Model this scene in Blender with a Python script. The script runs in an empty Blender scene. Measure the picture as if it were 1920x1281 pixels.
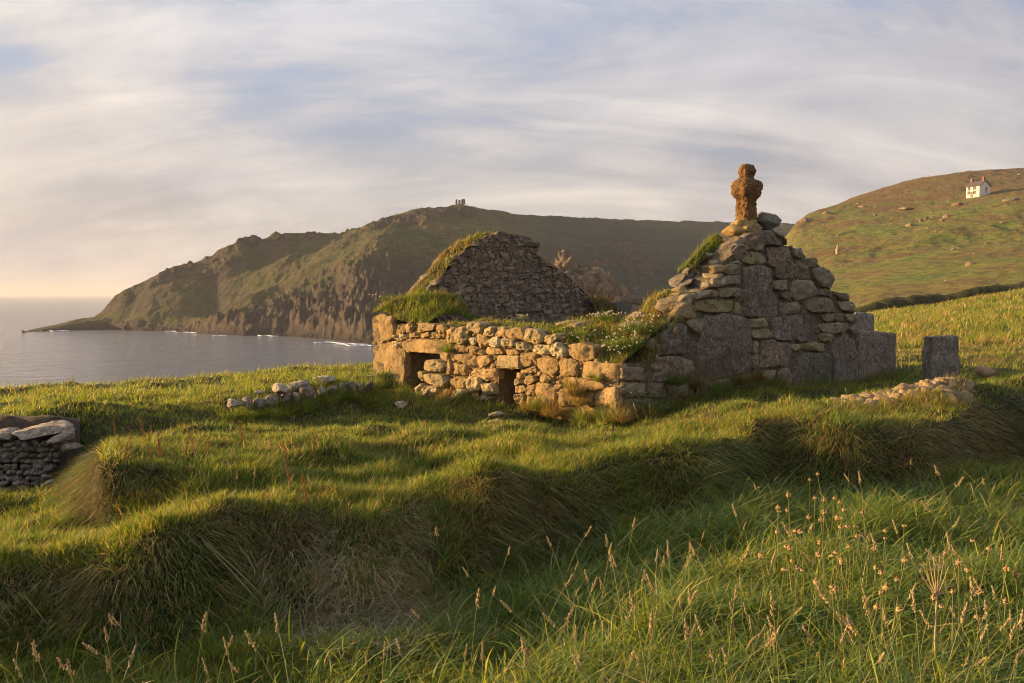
import bpy, math, random
import numpy as np
from mathutils import Vector
RNG = np.random.default_rng(7)
random.seed(7)
SC = bpy.context.scene
COL = SC.collection
F = 1600.0; CX = 960.0; CY = 640.5; HOR = 553.0
PITCH = math.atan((CY-HOR)/F)
SEA = -28.0
cp, sp = math.cos(PITCH), math.sin(PITCH)

# ---------------------------------------------------------------- rays of the survey view: pixel + depth -> point
def U(px, py, d):
    px = np.asarray(px, float); py = np.asarray(py, float); d = np.asarray(d, float)
    px, py, d = np.broadcast_arrays(px, py, d)
    rx = (px-CX)/F; ru = (CY-py)/F
    y = cp + ru*sp
    z = -sp + ru*cp
    return np.stack([rx/y*d, d+0*rx, z/y*d], -1)

def on_plane(px, py, p0, n):
    r = U(px, py, 1.0)
    t = np.dot(p0, n)/(r@n)
    return r*t[..., None] if np.ndim(t) else r*t

# ---------------------------------------------------------------- noise
def _hash(ix, iy, iz, k):
    h = (ix*374761393 + iy*668265263 + iz*1274126177 + k*974634777) & 0xFFFFFFFF
    h = ((h ^ (h >> 13))*1103515245) & 0xFFFFFFFF
    h = ((h ^ (h >> 16))*2246822519) & 0xFFFFFFFF
    return ((h ^ (h >> 15)) & 0xFFFFFF)/float(0xFFFFFF)*2-1

def noise(p, seed=0):
    p = np.asarray(p, float)
    i = np.floor(p).astype(np.int64); f = p-i
    w = f*f*f*(f*(f*6-15)+10)
    out = 0
    for dx in (0, 1):
        wx = w[:, 0] if dx else 1-w[:, 0]
        for dy in (0, 1):
            wy = w[:, 1] if dy else 1-w[:, 1]
            for dz in (0, 1):
                wz = w[:, 2] if dz else 1-w[:, 2]
                out = out + wx*wy*wz*_hash(i[:, 0]+dx, i[:, 1]+dy, i[:, 2]+dz, seed)
    return out

def fbm(p, seed=0, octs=4, gain=0.5, lac=2.03):
    p = np.asarray(p, float); a = 1.0; s = 0; t = 0
    for o in range(octs):
        s = s+a*noise(p*lac**o+o*17.3, seed+o); t += a; a *= gain
    return s/t

def ridged(p, seed=0, octs=4, gain=0.5):
    p = np.asarray(p, float); a = 1.0; s = 0; t = 0
    for o in range(octs):
        s = s+a*(1-2*np.abs(noise(p*2.07**o+o*11.1, seed+o))); t += a; a *= gain
    return s/t

def sm(x, a, b):
    t = np.clip((x-a)/(b-a), 0, 1); return t*t*(3-2*t)

# ---------------------------------------------------------------- mesh collecting
BASE = {}
class MB:
    def __init__(s): s.v = []; s.l = []; s.c = []; s.col = []; s.n = 0
    def add(s, v, faces, col=(.5, .5, .5)):
        """faces: list of int arrays, each (M,k)"""
        v = np.asarray(v, float).reshape(-1, 3)
        s.v.append(v)
        col = np.asarray(col, float)
        if col.ndim == 1: col = np.tile(col, (len(v), 1))
        s.col.append(col)
        for f in faces:
            f = np.asarray(f, np.int64)
            if len(f) == 0: continue
            s.l.append((f+s.n).ravel()); s.c.append(np.full(len(f), f.shape[1], np.int64))
        s.n += len(v)
    def build(s, name, mat, parent=None, smooth=True, origin=None):
        v = np.concatenate(s.v); l = np.concatenate(s.l); c = np.concatenate(s.c); col = np.concatenate(s.col)
        if parent is not None: origin = BASE[parent.name]
        o3 = np.zeros(3) if origin is None else np.asarray(origin, float)
        me = bpy.data.meshes.new(name)
        me.vertices.add(len(v)); me.vertices.foreach_set('co', (v-o3).astype(np.float32).ravel())
        me.loops.add(len(l)); me.loops.foreach_set('vertex_index', l.astype(np.int32))
        me.polygons.add(len(c))
        st = np.concatenate([[0], np.cumsum(c)[:-1]]).astype(np.int32)
        me.polygons.foreach_set('loop_start', st)
        me.polygons.foreach_set('use_smooth', np.full(len(c), smooth, bool))
        me.update(calc_edges=True)
        at = me.attributes.new('col', 'FLOAT_COLOR', 'POINT')
        at.data.foreach_set('color', np.concatenate([col, np.ones((len(col), 1))], 1).astype(np.float32).ravel())
        me.materials.append(mat)
        o = bpy.data.objects.new(name, me); COL.objects.link(o)
        if parent is not None: o.parent = parent; BASE[o.name] = BASE[parent.name]
        elif origin is not None: o.location = o3; BASE[o.name] = o3
        return o

def tag(o, label=None, cat=None, group=None, kind=None):
    if label: o['label'] = label
    if cat: o['category'] = cat
    if group: o['group'] = group
    if kind: o['kind'] = kind
    return o

def thing(name, base, label, cat, group=None):
    o = bpy.data.objects.new(name, None); COL.objects.link(o)
    o.location = tuple(float(x) for x in base); BASE[o.name] = np.array(base, float)
    o.empty_display_size = .1
    return tag(o, label, cat, group)

def grid_faces(nr, nc):
    i = np.arange(nr-1)[:, None]*nc+np.arange(nc-1)[None, :]
    i = i.ravel()
    return np.stack([i, i+1, i+nc+1, i+nc], 1)

# ---------------------------------------------------------------- node helpers
class NT:
    def __init__(s, mat): s.t = mat.node_tree; s.n = s.t.nodes; s.k = s.t.links
    def add(s, typ, **kw):
        n = s.n.new(typ)
        for a, b in kw.items():
            if a.startswith('i_'):
                key = a[2:]; key = int(key) if key.isdigit() else key.replace('_', ' ')
                s.put(n.inputs[key], b)
            else: setattr(n, a, b)
        return n
    def put(s, sock, b):
        if hasattr(b, 'links') or isinstance(b, bpy.types.NodeSocket): s.k.new(b, sock)
        elif hasattr(b, 'outputs'): s.k.new(b.outputs[0], sock)
        else:
            if isinstance(b, (tuple, list)) and len(b) == 3 and sock.type == 'RGBA': b = (*b, 1)
            sock.default_value = b
    def noise(s, vec, scale, detail=4, rough=.55, out=0, dist=0.0):
        n = s.add('ShaderNodeTexNoise'); n.inputs['Scale'].default_value = scale
        n.inputs['Detail'].default_value = detail; n.inputs['Roughness'].default_value = rough
        n.inputs['Distortion'].default_value = dist
        if vec is not None: s.put(n.inputs['Vector'], vec)
        return n.outputs[out]
    def ramp(s, fac, stops):
        n = s.add('ShaderNodeValToRGB'); e = n.color_ramp.elements
        while len(e) > 1: e.remove(e[-1])
        e[0].position = stops[0][0]; e[0].color = (*stops[0][1], 1) if len(stops[0][1]) == 3 else stops[0][1]
        for p, c in stops[1:]:
            q = e.new(p); q.color = (*c, 1)
        s.put(n.inputs[0], fac); return n.outputs[0]
    def mix(s, fac, a, b, mode='MIX'):
        n = s.add('ShaderNodeMix', data_type='RGBA', blend_type=mode)
        s.put(n.inputs[0], fac); s.put(n.inputs[6], a); s.put(n.inputs[7], b); return n.outputs[2]
    def math(s, op, a, b=0.0, c=None, clamp=False):
        n = s.add('ShaderNodeMath', operation=op, use_clamp=clamp); s.put(n.inputs[0], a); s.put(n.inputs[1], b)
        if c is not None: s.put(n.inputs[2], c)
        return n.outputs[0]
    def mapr(s, v, a, b, c=0.0, d=1.0):
        n = s.add('ShaderNodeMapRange'); s.put(n.inputs[0], v)
        for i, x in enumerate((a, b, c, d)): n.inputs[i+1].default_value = x
        return n.outputs[0]
    def vmul(s, v, xyz):
        n = s.add('ShaderNodeVectorMath', operation='MULTIPLY'); s.put(n.inputs[0], v); n.inputs[1].default_value = xyz
        return n.outputs[0]
    def bump(s, h, strength, dist, prev=None):
        n = s.add('ShaderNodeBump'); s.put(n.inputs['Height'], h)
        n.inputs['Strength'].default_value = strength; n.inputs['Distance'].default_value = dist
        if prev is not None: s.put(n.inputs['Normal'], prev)
        return n.outputs[0]

def new_mat(name):
    m = bpy.data.materials.new(name); m.use_nodes = True
    t = NT(m); b = m.node_tree.nodes['Principled BSDF']
    b.inputs['Roughness'].default_value = .9
    b.inputs['Specular IOR Level'].default_value = .25
    return m, t, b

def granite_mat(name, lichen=0.5, streak=0.0, spot=.5, coord='Object'):
    """rough granite: colour attribute per stone x speckle, pale and ochre lichen, rain streaks"""
    m, t, b = new_mat(name)
    tc = t.add('ShaderNodeTexCoord').outputs[coord]
    at = t.add('ShaderNodeAttribute', attribute_name='col').outputs['Color']
    n1 = t.noise(tc, 9, 5, .6); n2 = t.noise(tc, 70, 3, .7); n3 = t.noise(tc, 2.2, 4, .6)
    c = t.mix(1.0, at, t.ramp(n1, [(.25, (.62, .62, .64)), (.5, (1, 1, 1)), (.75, (1.35, 1.3, 1.2))]), 'MULTIPLY')
    c = t.mix(.75, c, t.ramp(n2, [(.32, (.45, .45, .45)), (.5, (1, 1, 1)), (.68, (1.6, 1.55, 1.5))]), 'MULTIPLY')
    if streak:
        sv = t.vmul(tc, (7, 7, 1.6)); ns = t.noise(sv, 1.0, 6, .7, dist=.9); msk = t.mapr(t.noise(tc, 1.6, 3, .6), .42, .62)
        spk = t.mapr(t.noise(tc, 30, 3, .75), .44, .56)
        c = t.mix(t.math('MULTIPLY', t.math('MULTIPLY', t.mapr(ns, .50, .66), spk), t.math('MULTIPLY', msk, streak*1.8), clamp=True), c, (.52, .50, .46))
        ns2 = t.noise(t.vmul(tc, (8, 8, 1.7)), 1.0, 5, .65, dist=.6)
        c = t.mix(t.math('MULTIPLY', t.mapr(ns2, .5, .72), streak*.8), c, (.055, .05, .046))
        c = t.mix(t.math('MULTIPLY', t.mapr(t.noise(tc, 1.1, 5, .7), .5, .68), .5), c, (.19, .13, .08))
        c = t.mix(.8, c, t.ramp(t.noise(tc, 19, 6, .8), [(.34, (.35, .34, .33)), (.5, (1, 1, 1)), (.64, (2.1, 2.05, 1.95))]), 'MULTIPLY')
    lv = t.noise(tc, 6.5, 6, .7, dist=.4)
    c = t.mix(t.math('MULTIPLY', t.mapr(lv, .56, .66), lichen), c, (.42, .40, .27))
    lv2 = t.noise(t.vmul(tc, (1, 1, 1)), 4.1, 6, .75, dist=.8)
    c = t.mix(t.math('MULTIPLY', t.mapr(lv2, .58, .66), lichen*.8), c, (.36, .22, .05))
    vo = t.add('ShaderNodeTexVoronoi'); t.put(vo.inputs['Vector'], tc); vo.inputs['Scale'].default_value = 26
    c = t.mix(t.math('MULTIPLY', t.mapr(vo.outputs['Distance'], .17, .10), spot), c, (.50, .49, .42))
    c = t.mix(t.math('MULTIPLY', t.mapr(n3, .5, .75), .35), c, (.12, .10, .07))
    crk = t.add('ShaderNodeTexVoronoi', feature='DISTANCE_TO_EDGE'); t.put(crk.inputs['Vector'], t.add('ShaderNodeVectorMath', operation='ADD', i_0=tc, i_1=t.vmul(t.noise(tc, 3.0, 4, .7, out=1), (.35, .35, .35))).outputs[0]); crk.inputs['Scale'].default_value = 1.7
    ck_ = t.mapr(crk.outputs['Distance'], .014, .0); c = t.mix(t.math('MULTIPLY', ck_, .75), c, (.03, .026, .02))
    t.put(b.inputs['Base Color'], c)
    bh = t.math('ADD', t.math('MULTIPLY', n1, 1.0), t.math('MULTIPLY', n2, .35))
    nb = t.bump(bh, 1.0, .045)
    nb = t.bump(t.noise(tc, 24, 5, .75), 1.0, .03, nb)
    t.put(b.inputs['Normal'], nb)
    b.inputs['Roughness'].default_value = .93
    return m

def blade_mat(name, trans=.35, rough=.6):
    m, t, b = new_mat(name)
    at = t.add('ShaderNodeAttribute', attribute_name='col').outputs['Color']
    t.put(b.inputs['Base Color'], at); b.inputs['Roughness'].default_value = rough
    b.inputs['Specular IOR Level'].default_value = .3
    tr = t.add('ShaderNodeBsdfTranslucent'); t.put(tr.inputs[0], t.mix(1.0, at, (1.25, 1.2, .7), 'MULTIPLY'))
    mx = t.add('ShaderNodeMixShader'); mx.inputs[0].default_value = trans
    t.k.new(b.outputs[0], mx.inputs[1]); t.k.new(tr.outputs[0], mx.inputs[2])
    t.k.new(mx.outputs[0], t.n['Material Output'].inputs[0])
    return m
# ================================================================ light, sky, camera
SUN_AZ = math.radians(-74); SUN_EL = math.radians(8.5)
SDIR = np.array([math.sin(SUN_AZ)*math.cos(SUN_EL), math.cos(SUN_AZ)*math.cos(SUN_EL), math.sin(SUN_EL)])
sl = bpy.data.lights.new('sun', 'SUN'); sl.energy = 5.0; sl.angle = math.radians(.6); sl.color = (1, .62, .26)
so = bpy.data.objects.new('sun', sl); COL.objects.link(so)
so.rotation_euler = Vector(SDIR).to_track_quat('Z', 'Y').to_euler()
W = bpy.data.worlds.new('World'); SC.world = W; W.use_nodes = True
wt = NT(W); bg = wt.n['Background']
sky = wt.add('ShaderNodeTexSky'); sky.sky_type = 'NISHITA'; sky.sun_disc = False
sky.sun_elevation = SUN_EL; sky.sun_rotation = SUN_AZ % (2*math.pi)
sky.air_density = 1.2; sky.dust_density = 2.2; sky.ozone_density = 1.5; sky.altitude = 30
wt.k.new(sky.outputs[0], bg.inputs[0]); bg.inputs[1].default_value = .05
gen = wt.add('ShaderNodeTexCoord').outputs['Generated']
sep = wt.add('ShaderNodeSeparateXYZ'); wt.k.new(gen, sep.inputs[0])
zc = wt.math('ADD', wt.math('MAXIMUM', sep.outputs[2], 0.0), .42)
cv = wt.add('ShaderNodeCombineXYZ')
wt.put(cv.inputs[0], wt.math('DIVIDE', sep.outputs[0], zc)); wt.put(cv.inputs[1], wt.math('DIVIDE', sep.outputs[1], zc))
# streaked cirrus: clouds drawn out along one bearing
rot = wt.add('ShaderNodeMapping'); wt.put(rot.inputs[0], cv.outputs[0])
rot.inputs['Rotation'].default_value = (0, 0, math.radians(35)); rot.inputs['Scale'].default_value = (.8, 1.0, 1)
n_a = wt.noise(rot.outputs[0], 1.9, 7, .55, dist=.6)
rot2 = wt.add('ShaderNodeMapping'); wt.put(rot2.inputs[0], cv.outputs[0])
rot2.inputs['Rotation'].default_value = (0, 0, math.radians(24)); rot2.inputs['Scale'].default_value = (.5, 1.5, 1); rot2.inputs['Location'].default_value = (3.1, 1.7, 0)
n_b = wt.noise(rot2.outputs[0], 2.6, 8, .6, dist=1.0)
cl = wt.math('ADD', wt.math('MULTIPLY', n_a, .6), wt.math('MULTIPLY', n_b, .4))
# nearness to the sun
sd = wt.add('ShaderNodeVectorMath', operation='DOT_PRODUCT'); wt.put(sd.inputs[0], gen); sd.inputs[1].default_value = tuple(SDIR)
near = wt.mapr(sd.outputs['Value'], -.15, .85)
elev = wt.mapr(sep.outputs[2], 0.0, .42)
c_low = wt.ramp(near, [(0, (.47, .44, .43)), (.35, (.50, .46, .43)), (.58, (.54, .49, .45)), (.72, (.57, .515, .475)), (.85, (.60, .53, .48)), (1, (.62, .54, .48))])
c_high = wt.ramp(near, [(0, (.45, .465, .54)), (.5, (.47, .50, .59)), (.75, (.55, .56, .62)), (1, (.8, .74, .66))])
veil = wt.mix(wt.mapr(elev, .12, .85), c_low, c_high)
cloudc = wt.mix(1.0, veil, wt.ramp(cl, [(.34, (.76, .80, .90)), (.46, (.93, .94, .98)), (.55, (1.10, 1.08, 1.04)), (.66, (1.3, 1.25, 1.17))]), 'MULTIPLY')
# darker mauve undersides in the drifting bank on the right
n_c = wt.noise(rot.outputs[0], 1.5, 5, .55, dist=.4)
cloudc = wt.mix(wt.math('MULTIPLY', wt.mapr(n_c, .50, .64), .5), cloudc, wt.mix(1.0, cloudc, (.78, .77, .81), 'MULTIPLY'))
rot3 = wt.add('ShaderNodeMapping'); wt.put(rot3.inputs[0], cv.outputs[0]); rot3.inputs['Rotation'].default_value = (0, 0, math.radians(-38)); rot3.inputs['Scale'].default_value = (.5, 2.0, 1)
wisp = wt.noise(rot3.outputs[0], 2.4, 8, .62, dist=.9)
cloudc = wt.mix(1.0, cloudc, wt.ramp(wisp, [(.36, (.90, .91, .95)), (.5, (1, 1, 1)), (.66, (1.2, 1.17, 1.12))]), 'MULTIPLY')
blue = wt.math('MULTIPLY', wt.mapr(wt.math('ADD', cl, wt.math('MULTIPLY', wisp, .25)), .61, .52), wt.mapr(sep.outputs[2], .12, .30))
cloudc = wt.mix(wt.math('MULTIPLY', blue, .8), cloudc, (.33, .43, .66))
bg2 = wt.add('ShaderNodeBackground'); wt.put(bg2.inputs[0], cloudc); bg2.inputs[1].default_value = .46
fac = wt.math('MAXIMUM', wt.mapr(cl, .36, .52, .62, .97), wt.mapr(sep.outputs[2], .30, .05))
ms = wt.add('ShaderNodeMixShader'); wt.put(ms.inputs[0], fac)
wt.k.new(bg.outputs[0], ms.inputs[1]); wt.k.new(bg2.outputs[0], ms.inputs[2])
wt.k.new(ms.outputs[0], wt.n['World Output'].inputs[0])

cd = bpy.data.cameras.new('camera'); cam = bpy.data.objects.new('camera', cd); COL.objects.link(cam)
cd.sensor_width = 36; cd.lens = F*36/1920; cd.clip_start = .05; cd.clip_end = 60000
cam.rotation_euler = (math.radians(90)-PITCH, 0, 0); SC.camera = cam
SC.view_settings.view_transform = 'Standard'; SC.view_settings.look = 'None'
SC.view_settings.exposure = 1.42; SC.view_settings.gamma = 1
SC.render.engine = 'CYCLES'; SC.cycles.use_denoising = True
try: SC.cycles.denoiser = 'OPENIMAGEDENOISE'
except Exception: pass
SC.cycles.max_bounces = 6; SC.cycles.diffuse_bounces = 3; SC.cycles.transmission_bounces = 3; SC.cycles.transparent_max_bounces = 4
SC.cycles.use_fast_gi = False
SC.cycles.pixel_filter_type = 'BLACKMAN_HARRIS'; SC.cycles.filter_width = 1.05

# ================================================================ terrain control rows
# each row: points (px, py or ('z',value), depth); interpolated over bearing, then over range
def Z(v): return ('z', v)
ROWS = [
 # under the camera
 [(0, Z(-1.75), .8), (1920, Z(-1.7), .8)],
 [(0, Z(-2.25), 3.6), (600, Z(-2.2), 3.6), (1200, Z(-2.08), 3.6), (1920, Z(-1.95), 3.6)],
 # foot of the near bank
 [(0, 1235, 5.35), (150, 1225, 5.45), (300, 1210, 5.5), (450, 1190, 5.7), (600, 1180, 5.8), (750, 1150, 6.1), (850, 1120, 6.4), (960, 1090, 6.8), (1100, 1060, 7.1), (1250, 1010, 7.6), (1400, 955, 8.5), (1500, 930, 9.2), (1600, 915, 9.3), (1700, 905, 9.35), (1800, 890, 9.6), (1920, 880, 9.8)],
 # brow of the bank
 [(0, 1078, 5.75), (150, 1046, 5.95), (300, 1012, 6.1), (400, 993, 6.25), (470, 983, 6.35), (550, 976, 6.5), (600, 962, 6.75), (650, 938, 6.95), (700, 922, 7.1), (760, 910, 7.25), (800, 903, 7.35), (850, 880, 7.65), (880, 868, 7.75), (910, 880, 7.7), (960, 888, 7.7), (1050, 886, 7.8), (1150, 878, 7.95), (1200, 866, 8.2), (1260, 850, 8.4), (1330, 838, 8.8), (1400, 822, 9.2), (1440, 800, 9.6), (1490, 782, 9.95), (1530, 784, 10.0), (1600, 800, 9.8), (1700, 800, 9.9), (1780, 785, 10.1), (1850, 750, 10.7), (1920, 768, 10.5)],
 # back of the brow
 [(0, 1042, 6.4), (150, 1026, 6.5), (220, 1000, 6.55), (300, 990, 6.6), (400, 972, 6.8), (470, 965, 6.85), (550, 955, 7.05), (600, 945, 7.2), (650, 918, 7.5), (700, 905, 7.65), (760, 893, 7.85), (800, 886, 7.95), (850, 862, 8.3), (880, 855, 8.35), (960, 862, 8.4), (1050, 862, 8.5), (1150, 856, 8.65), (1200, 845, 8.9), (1260, 830, 9.1), (1330, 815, 9.6), (1400, 797, 10.1), (1440, 780, 10.4), (1490, 765, 10.7), (1560, 768, 10.7), (1600, 772, 10.7), (1700, 765, 10.9), (1800, 740, 11.3), (1850, 722, 11.6), (1920, 735, 11.5)],
 # foot of the inner mound
 [(0, 965, 8.6), (100, 970, 8.2), (150, 975, 7.6), (200, 985, 7.2), (300, 978, 7.05), (400, 965, 7.15), (470, 950, 7.3), (550, 938, 7.45), (600, 925, 7.65), (650, 905, 7.9), (700, 893, 8.1), (760, 884, 8.2), (800, 880, 8.3), (850, 856, 8.65), (960, 856, 8.7), (1100, 856, 8.9), (1200, 838, 9.3), (1260, 824, 9.6), (1330, 808, 10.0), (1400, 790, 10.5), (1490, 764, 10.95), (1560, 765, 11.0), (1700, 760, 11.2), (1800, 732, 11.6), (1920, 730, 11.9)],
 # top edge of the inner mound
 [(0, 945, 9.3), (100, 945, 9.0), (145, 935, 8.4), (185, 868, 7.65), (215, 858, 7.7), (300, 866, 7.65), (400, 884, 7.6), (470, 892, 7.75), (550, 896, 7.9), (600, 895, 8.1), (650, 885, 8.3), (700, 878, 8.5), (760, 874, 8.7), (800, 870, 8.8), (850, 850, 9.1), (960, 846, 9.2), (1100, 846, 9.4), (1200, 830, 9.8), (1260, 816, 10.1), (1330, 800, 10.5), (1400, 784, 11.0), (1490, 762, 11.3), (1560, 762, 11.4), (1700, 752, 11.7), (1800, 727, 12.0), (1920, 722, 12.5)],
 # back of the mound
 [(0, 942, 10.2), (100, 935, 10.1), (150, 880, 9.8), (200, 838, 9.3), (300, 842, 9.1), (450, 846, 9.2), (600, 846, 9.4), (750, 835, 9.8), (850, 832, 10), (960, 834, 10.1), (1100, 840, 10.2), (1250, 800, 11.0), (1400, 775, 11.8), (1500, 758, 12.2), (1600, 757, 12.2), (1700, 748, 12.4), (1800, 722, 12.8), (1920, 712, 13.5)],
 # floor of the enclosure below the far bank
 [(0, 880, 11.0), (150, 862, 11.1), (250, 828, 11.3), (450, 808, 12.2), (600, 788, 13.2), (700, 775, 14.2), (800, 784, 14.2), (960, 792, 14.1), (1100, 815, 12.9), (1170, 815, 12.7), (1250, 782, 13.3), (1400, 752, 14.3), (1500, 748, 14.8), (1600, 748, 14.8), (1700, 746, 15.2), (1800, 733, 16), (1920, 712, 17)],
 # top of the far bank
 [(0, 785, 11.7), (60, 776, 11.9), (150, 767, 12.4), (300, 757, 13.2), (420, 747, 13.9), (550, 727, 14.8), (640, 722, 15.8), (700, 733, 16.8), (760, 738, 17.4), (850, Z(-2.15), 17.4), (960, Z(-2.1), 17), (1170, Z(-2.05), 15.5), (1400, Z(-1.85), 17), (1600, Z(-1.92), 17.6), (1700, 722, 18), (1800, 717, 19), (1920, 700, 19.5)],
 # lip of the cliff on the left, field on the right
 [(0, 731, 24), (60, 727, 24), (150, 722, 24.5), (280, 716, 25.5), (400, 703, 27), (550, 690, 28), (700, 679, 30), (960, Z(-2.5), 30), (1200, Z(-2.4), 30), (1400, Z(-2.2), 31), (1600, 652, 32), (1700, 650, 32), (1800, 643, 32), (1920, 634, 32)],
 [(0, Z(-18), 42), (700, Z(-17), 46), (960, Z(-13), 55), (1200, Z(-9), 58), (1400, Z(-4.5), 60), (1600, 604, 60), (1700, 600, 60), (1920, 580, 60)],
 [(0, Z(-34), 70), (700, Z(-33), 80), (960, Z(-28), 95), (1200, Z(-20), 95), (1400, Z(-10), 95), (1520, Z(-4), 95), (1640, 584, 95), (1750, 572, 95), (1830, 556, 95), (1920, 541, 95)],
 [(0, Z(-36), 150), (960, Z(-34), 190), (1200, Z(-30), 190), (1400, Z(-18), 190), (1475, 530, 200), (1560, 502, 200), (1640, 490, 200), (1750, 470, 200), (1920, 452, 200)],
 [(0, Z(-37), 260), (960, Z(-36), 260), (1200, Z(-34), 260), (1350, Z(-28), 260), (1430, 520, 260), (1475, 455, 262), (1500, 432, 275), (1560, 418, 285), (1640, 402, 295), (1750, 385, 305), (1840, 371, 305), (1920, 358, 305)],
 [(0, Z(-38), 300), (960, Z(-37), 300), (1200, Z(-36), 300), (1350, Z(-30), 300), (1440, 510, 290), (1468, 445, 290), (1495, 412, 305), (1510, 404, 315), (1560, 386, 350), (1620, 366, 380), (1680, 347, 400), (1750, 333, 410), (1800, 323, 420), (1860, 318, 425), (1920, 316, 430)],
 [(0, Z(-39), 420), (1200, Z(-38), 420), (1400, Z(-34), 420), (1500, 430, 420), (1600, 380, 520), (1750, 345, 560), (1920, 330, 600)],
]
DEG = np.pi/180
A_GRID = np.concatenate([np.linspace(-180, -42, 90, endpoint=False), np.linspace(-42, 42, 900), np.linspace(42, 180, 91)[1:]])*DEG
NR = 820
LR0, LR1 = math.log(.8), math.log(600)
LR = np.concatenate([np.linspace(LR0, math.log(3), 40, endpoint=False), np.linspace(math.log(3), math.log(40), 560, endpoint=False), np.linspace(math.log(40), LR1, 260)])
def build_ground():
    rr = []; zz = []
    for row in ROWS:
        P = []
        for px, q, d in row:
            if isinstance(q, tuple):
                p = U(px, 700, d); p = np.array([p[0], d, q[1]])
            else: p = U(px, q, d)
            P.append((math.atan2(p[0], p[1]), math.hypot(p[0], p[1]), p[2]))
        P.sort(); P = np.array(P)
        a = np.concatenate([[-np.pi], [-60*DEG], P[:, 0], [60*DEG], [np.pi]])
        r = np.concatenate([[P[0, 1]]*2, P[:, 1], [P[-1, 1]], [P[0, 1]]])
        z = np.concatenate([[P[0, 2]]*2, P[:, 2], [P[-1, 2]], [P[0, 2]]])
        rr.append(np.interp(A_GRID, a, r)); zz.append(np.interp(A_GRID, a, z))
    rr = np.array(rr); zz = np.array(zz)
    q3 = lambda f_, o_: fbm(np.stack([A_GRID*f_+o_, 0*A_GRID, 0*A_GRID], 1), 7, 2)
    wob = .085*q3(7, 2.3)+.035*q3(17, 8.1)
    wob *= sm(A_GRID, -36*DEG, -20*DEG)
    for k in (2, 3, 4, 5): rr[k] = rr[k]*(1+wob*(1.15 if k < 4 else .8))
    for k in range(1, len(rr)): rr[k] = np.maximum(rr[k], rr[k-1]*1.012)
    # smooth the control rows over bearing
    ker = np.exp(-np.linspace(-2, 2, 9)**2); ker /= ker.sum()
    def smo(x): return np.convolve(np.pad(x, 4, mode='edge'), ker, 'valid')
    rr = np.array([smo(x) for x in rr]); zz = np.array([smo(x) for x in zz])
    G = np.empty((len(LR), len(A_GRID)))
    for j in range(len(A_GRID)):
        G[:, j] = np.interp(LR, np.log(rr[:, j]), zz[:, j])
    k2 = np.exp(-np.linspace(-1.8, 1.8, 11)**2); k2 /= k2.sum()
    Gp = np.pad(G, ((5, 5), (0, 0)), mode='edge')
    G = sum(k2[i]*Gp[i:i+G.shape[0]] for i in range(11))
    R = np.exp(LR)[:, None]+0*A_GRID[None, :]
    X = R*np.sin(A_GRID)[None, :]; Y = R*np.cos(A_GRID)[None, :]
    P = np.stack([X.ravel(), Y.ravel(), 0*X.ravel()], 1)
    r = R.ravel()
    n = .17*fbm(P*.95, 3, 2)*sm(r, 3.5, 6.5)*(1-sm(r, 60, 120))-.10*(np.abs(noise(P*1.25, 91))-.25)*-1*sm(r, 4, 6)*(1-sm(r, 30, 50))*-1          # hummocks
    n += .07*fbm(P*4.0, 9, 3)*sm(r, 3, 5)*(1-sm(r, 20, 40))
    n += .3*fbm(P*.12, 5, 3)*sm(r, 26, 45)*(1-sm(r, 60, 90))
    hill = sm(r, 100, 160)
    n += hill*(1.6*fbm(P*.035, 21, 5)+.5*ridged(P*.15, 31, 3))*(.3+.7*sm(r, 120, 250))
    n += .12*fbm(P*.6, 41, 3)*sm(r, 60, 95)
    G = G+n.reshape(G.shape)
    return X, Y, G
GX, GY, GZ = build_ground()
def ground_z(x, y):
    x = np.asarray(x, float); y = np.asarray(y, float)
    a = np.arctan2(x, y); r = np.maximum(np.hypot(x, y), .81)
    ai = np.interp(a, A_GRID, np.arange(len(A_GRID))); ri = np.interp(np.log(r), LR, np.arange(len(LR)))
    a0 = np.clip(ai.astype(int), 0, len(A_GRID)-2); r0 = np.clip(ri.astype(int), 0, len(LR)-2)
    fa = ai-a0; fr = ri-r0
    return (GZ[r0, a0]*(1-fr)*(1-fa)+GZ[r0+1, a0]*fr*(1-fa)+GZ[r0, a0+1]*(1-fr)*fa+GZ[r0+1, a0+1]*fr*fa)
def ground_n(x, y, e=.05):
    zx = (ground_z(x+e, y)-ground_z(x-e, y))/(2*e); zy = (ground_z(x, y+e)-ground_z(x, y-e))/(2*e)
    n = np.stack([-zx, -zy, np.ones_like(zx)], -1); return n/np.linalg.norm(n, axis=-1, keepdims=True)
def hit_ground(px, py, dmin=3.5, dmax=440):
    """first point of the ground seen at a pixel"""
    d = np.exp(np.linspace(math.log(dmin), math.log(dmax), 1500))
    p = U(np.full_like(d, px), np.full_like(d, py), d)
    g = ground_z(p[:, 0], p[:, 1]); k = np.argmax(p[:, 2] < g)
    if p[k, 2] >= g[k]: k = len(d)-1
    q = p[k].copy(); q[2] = ground_z(q[0], q[1]); return q

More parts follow.
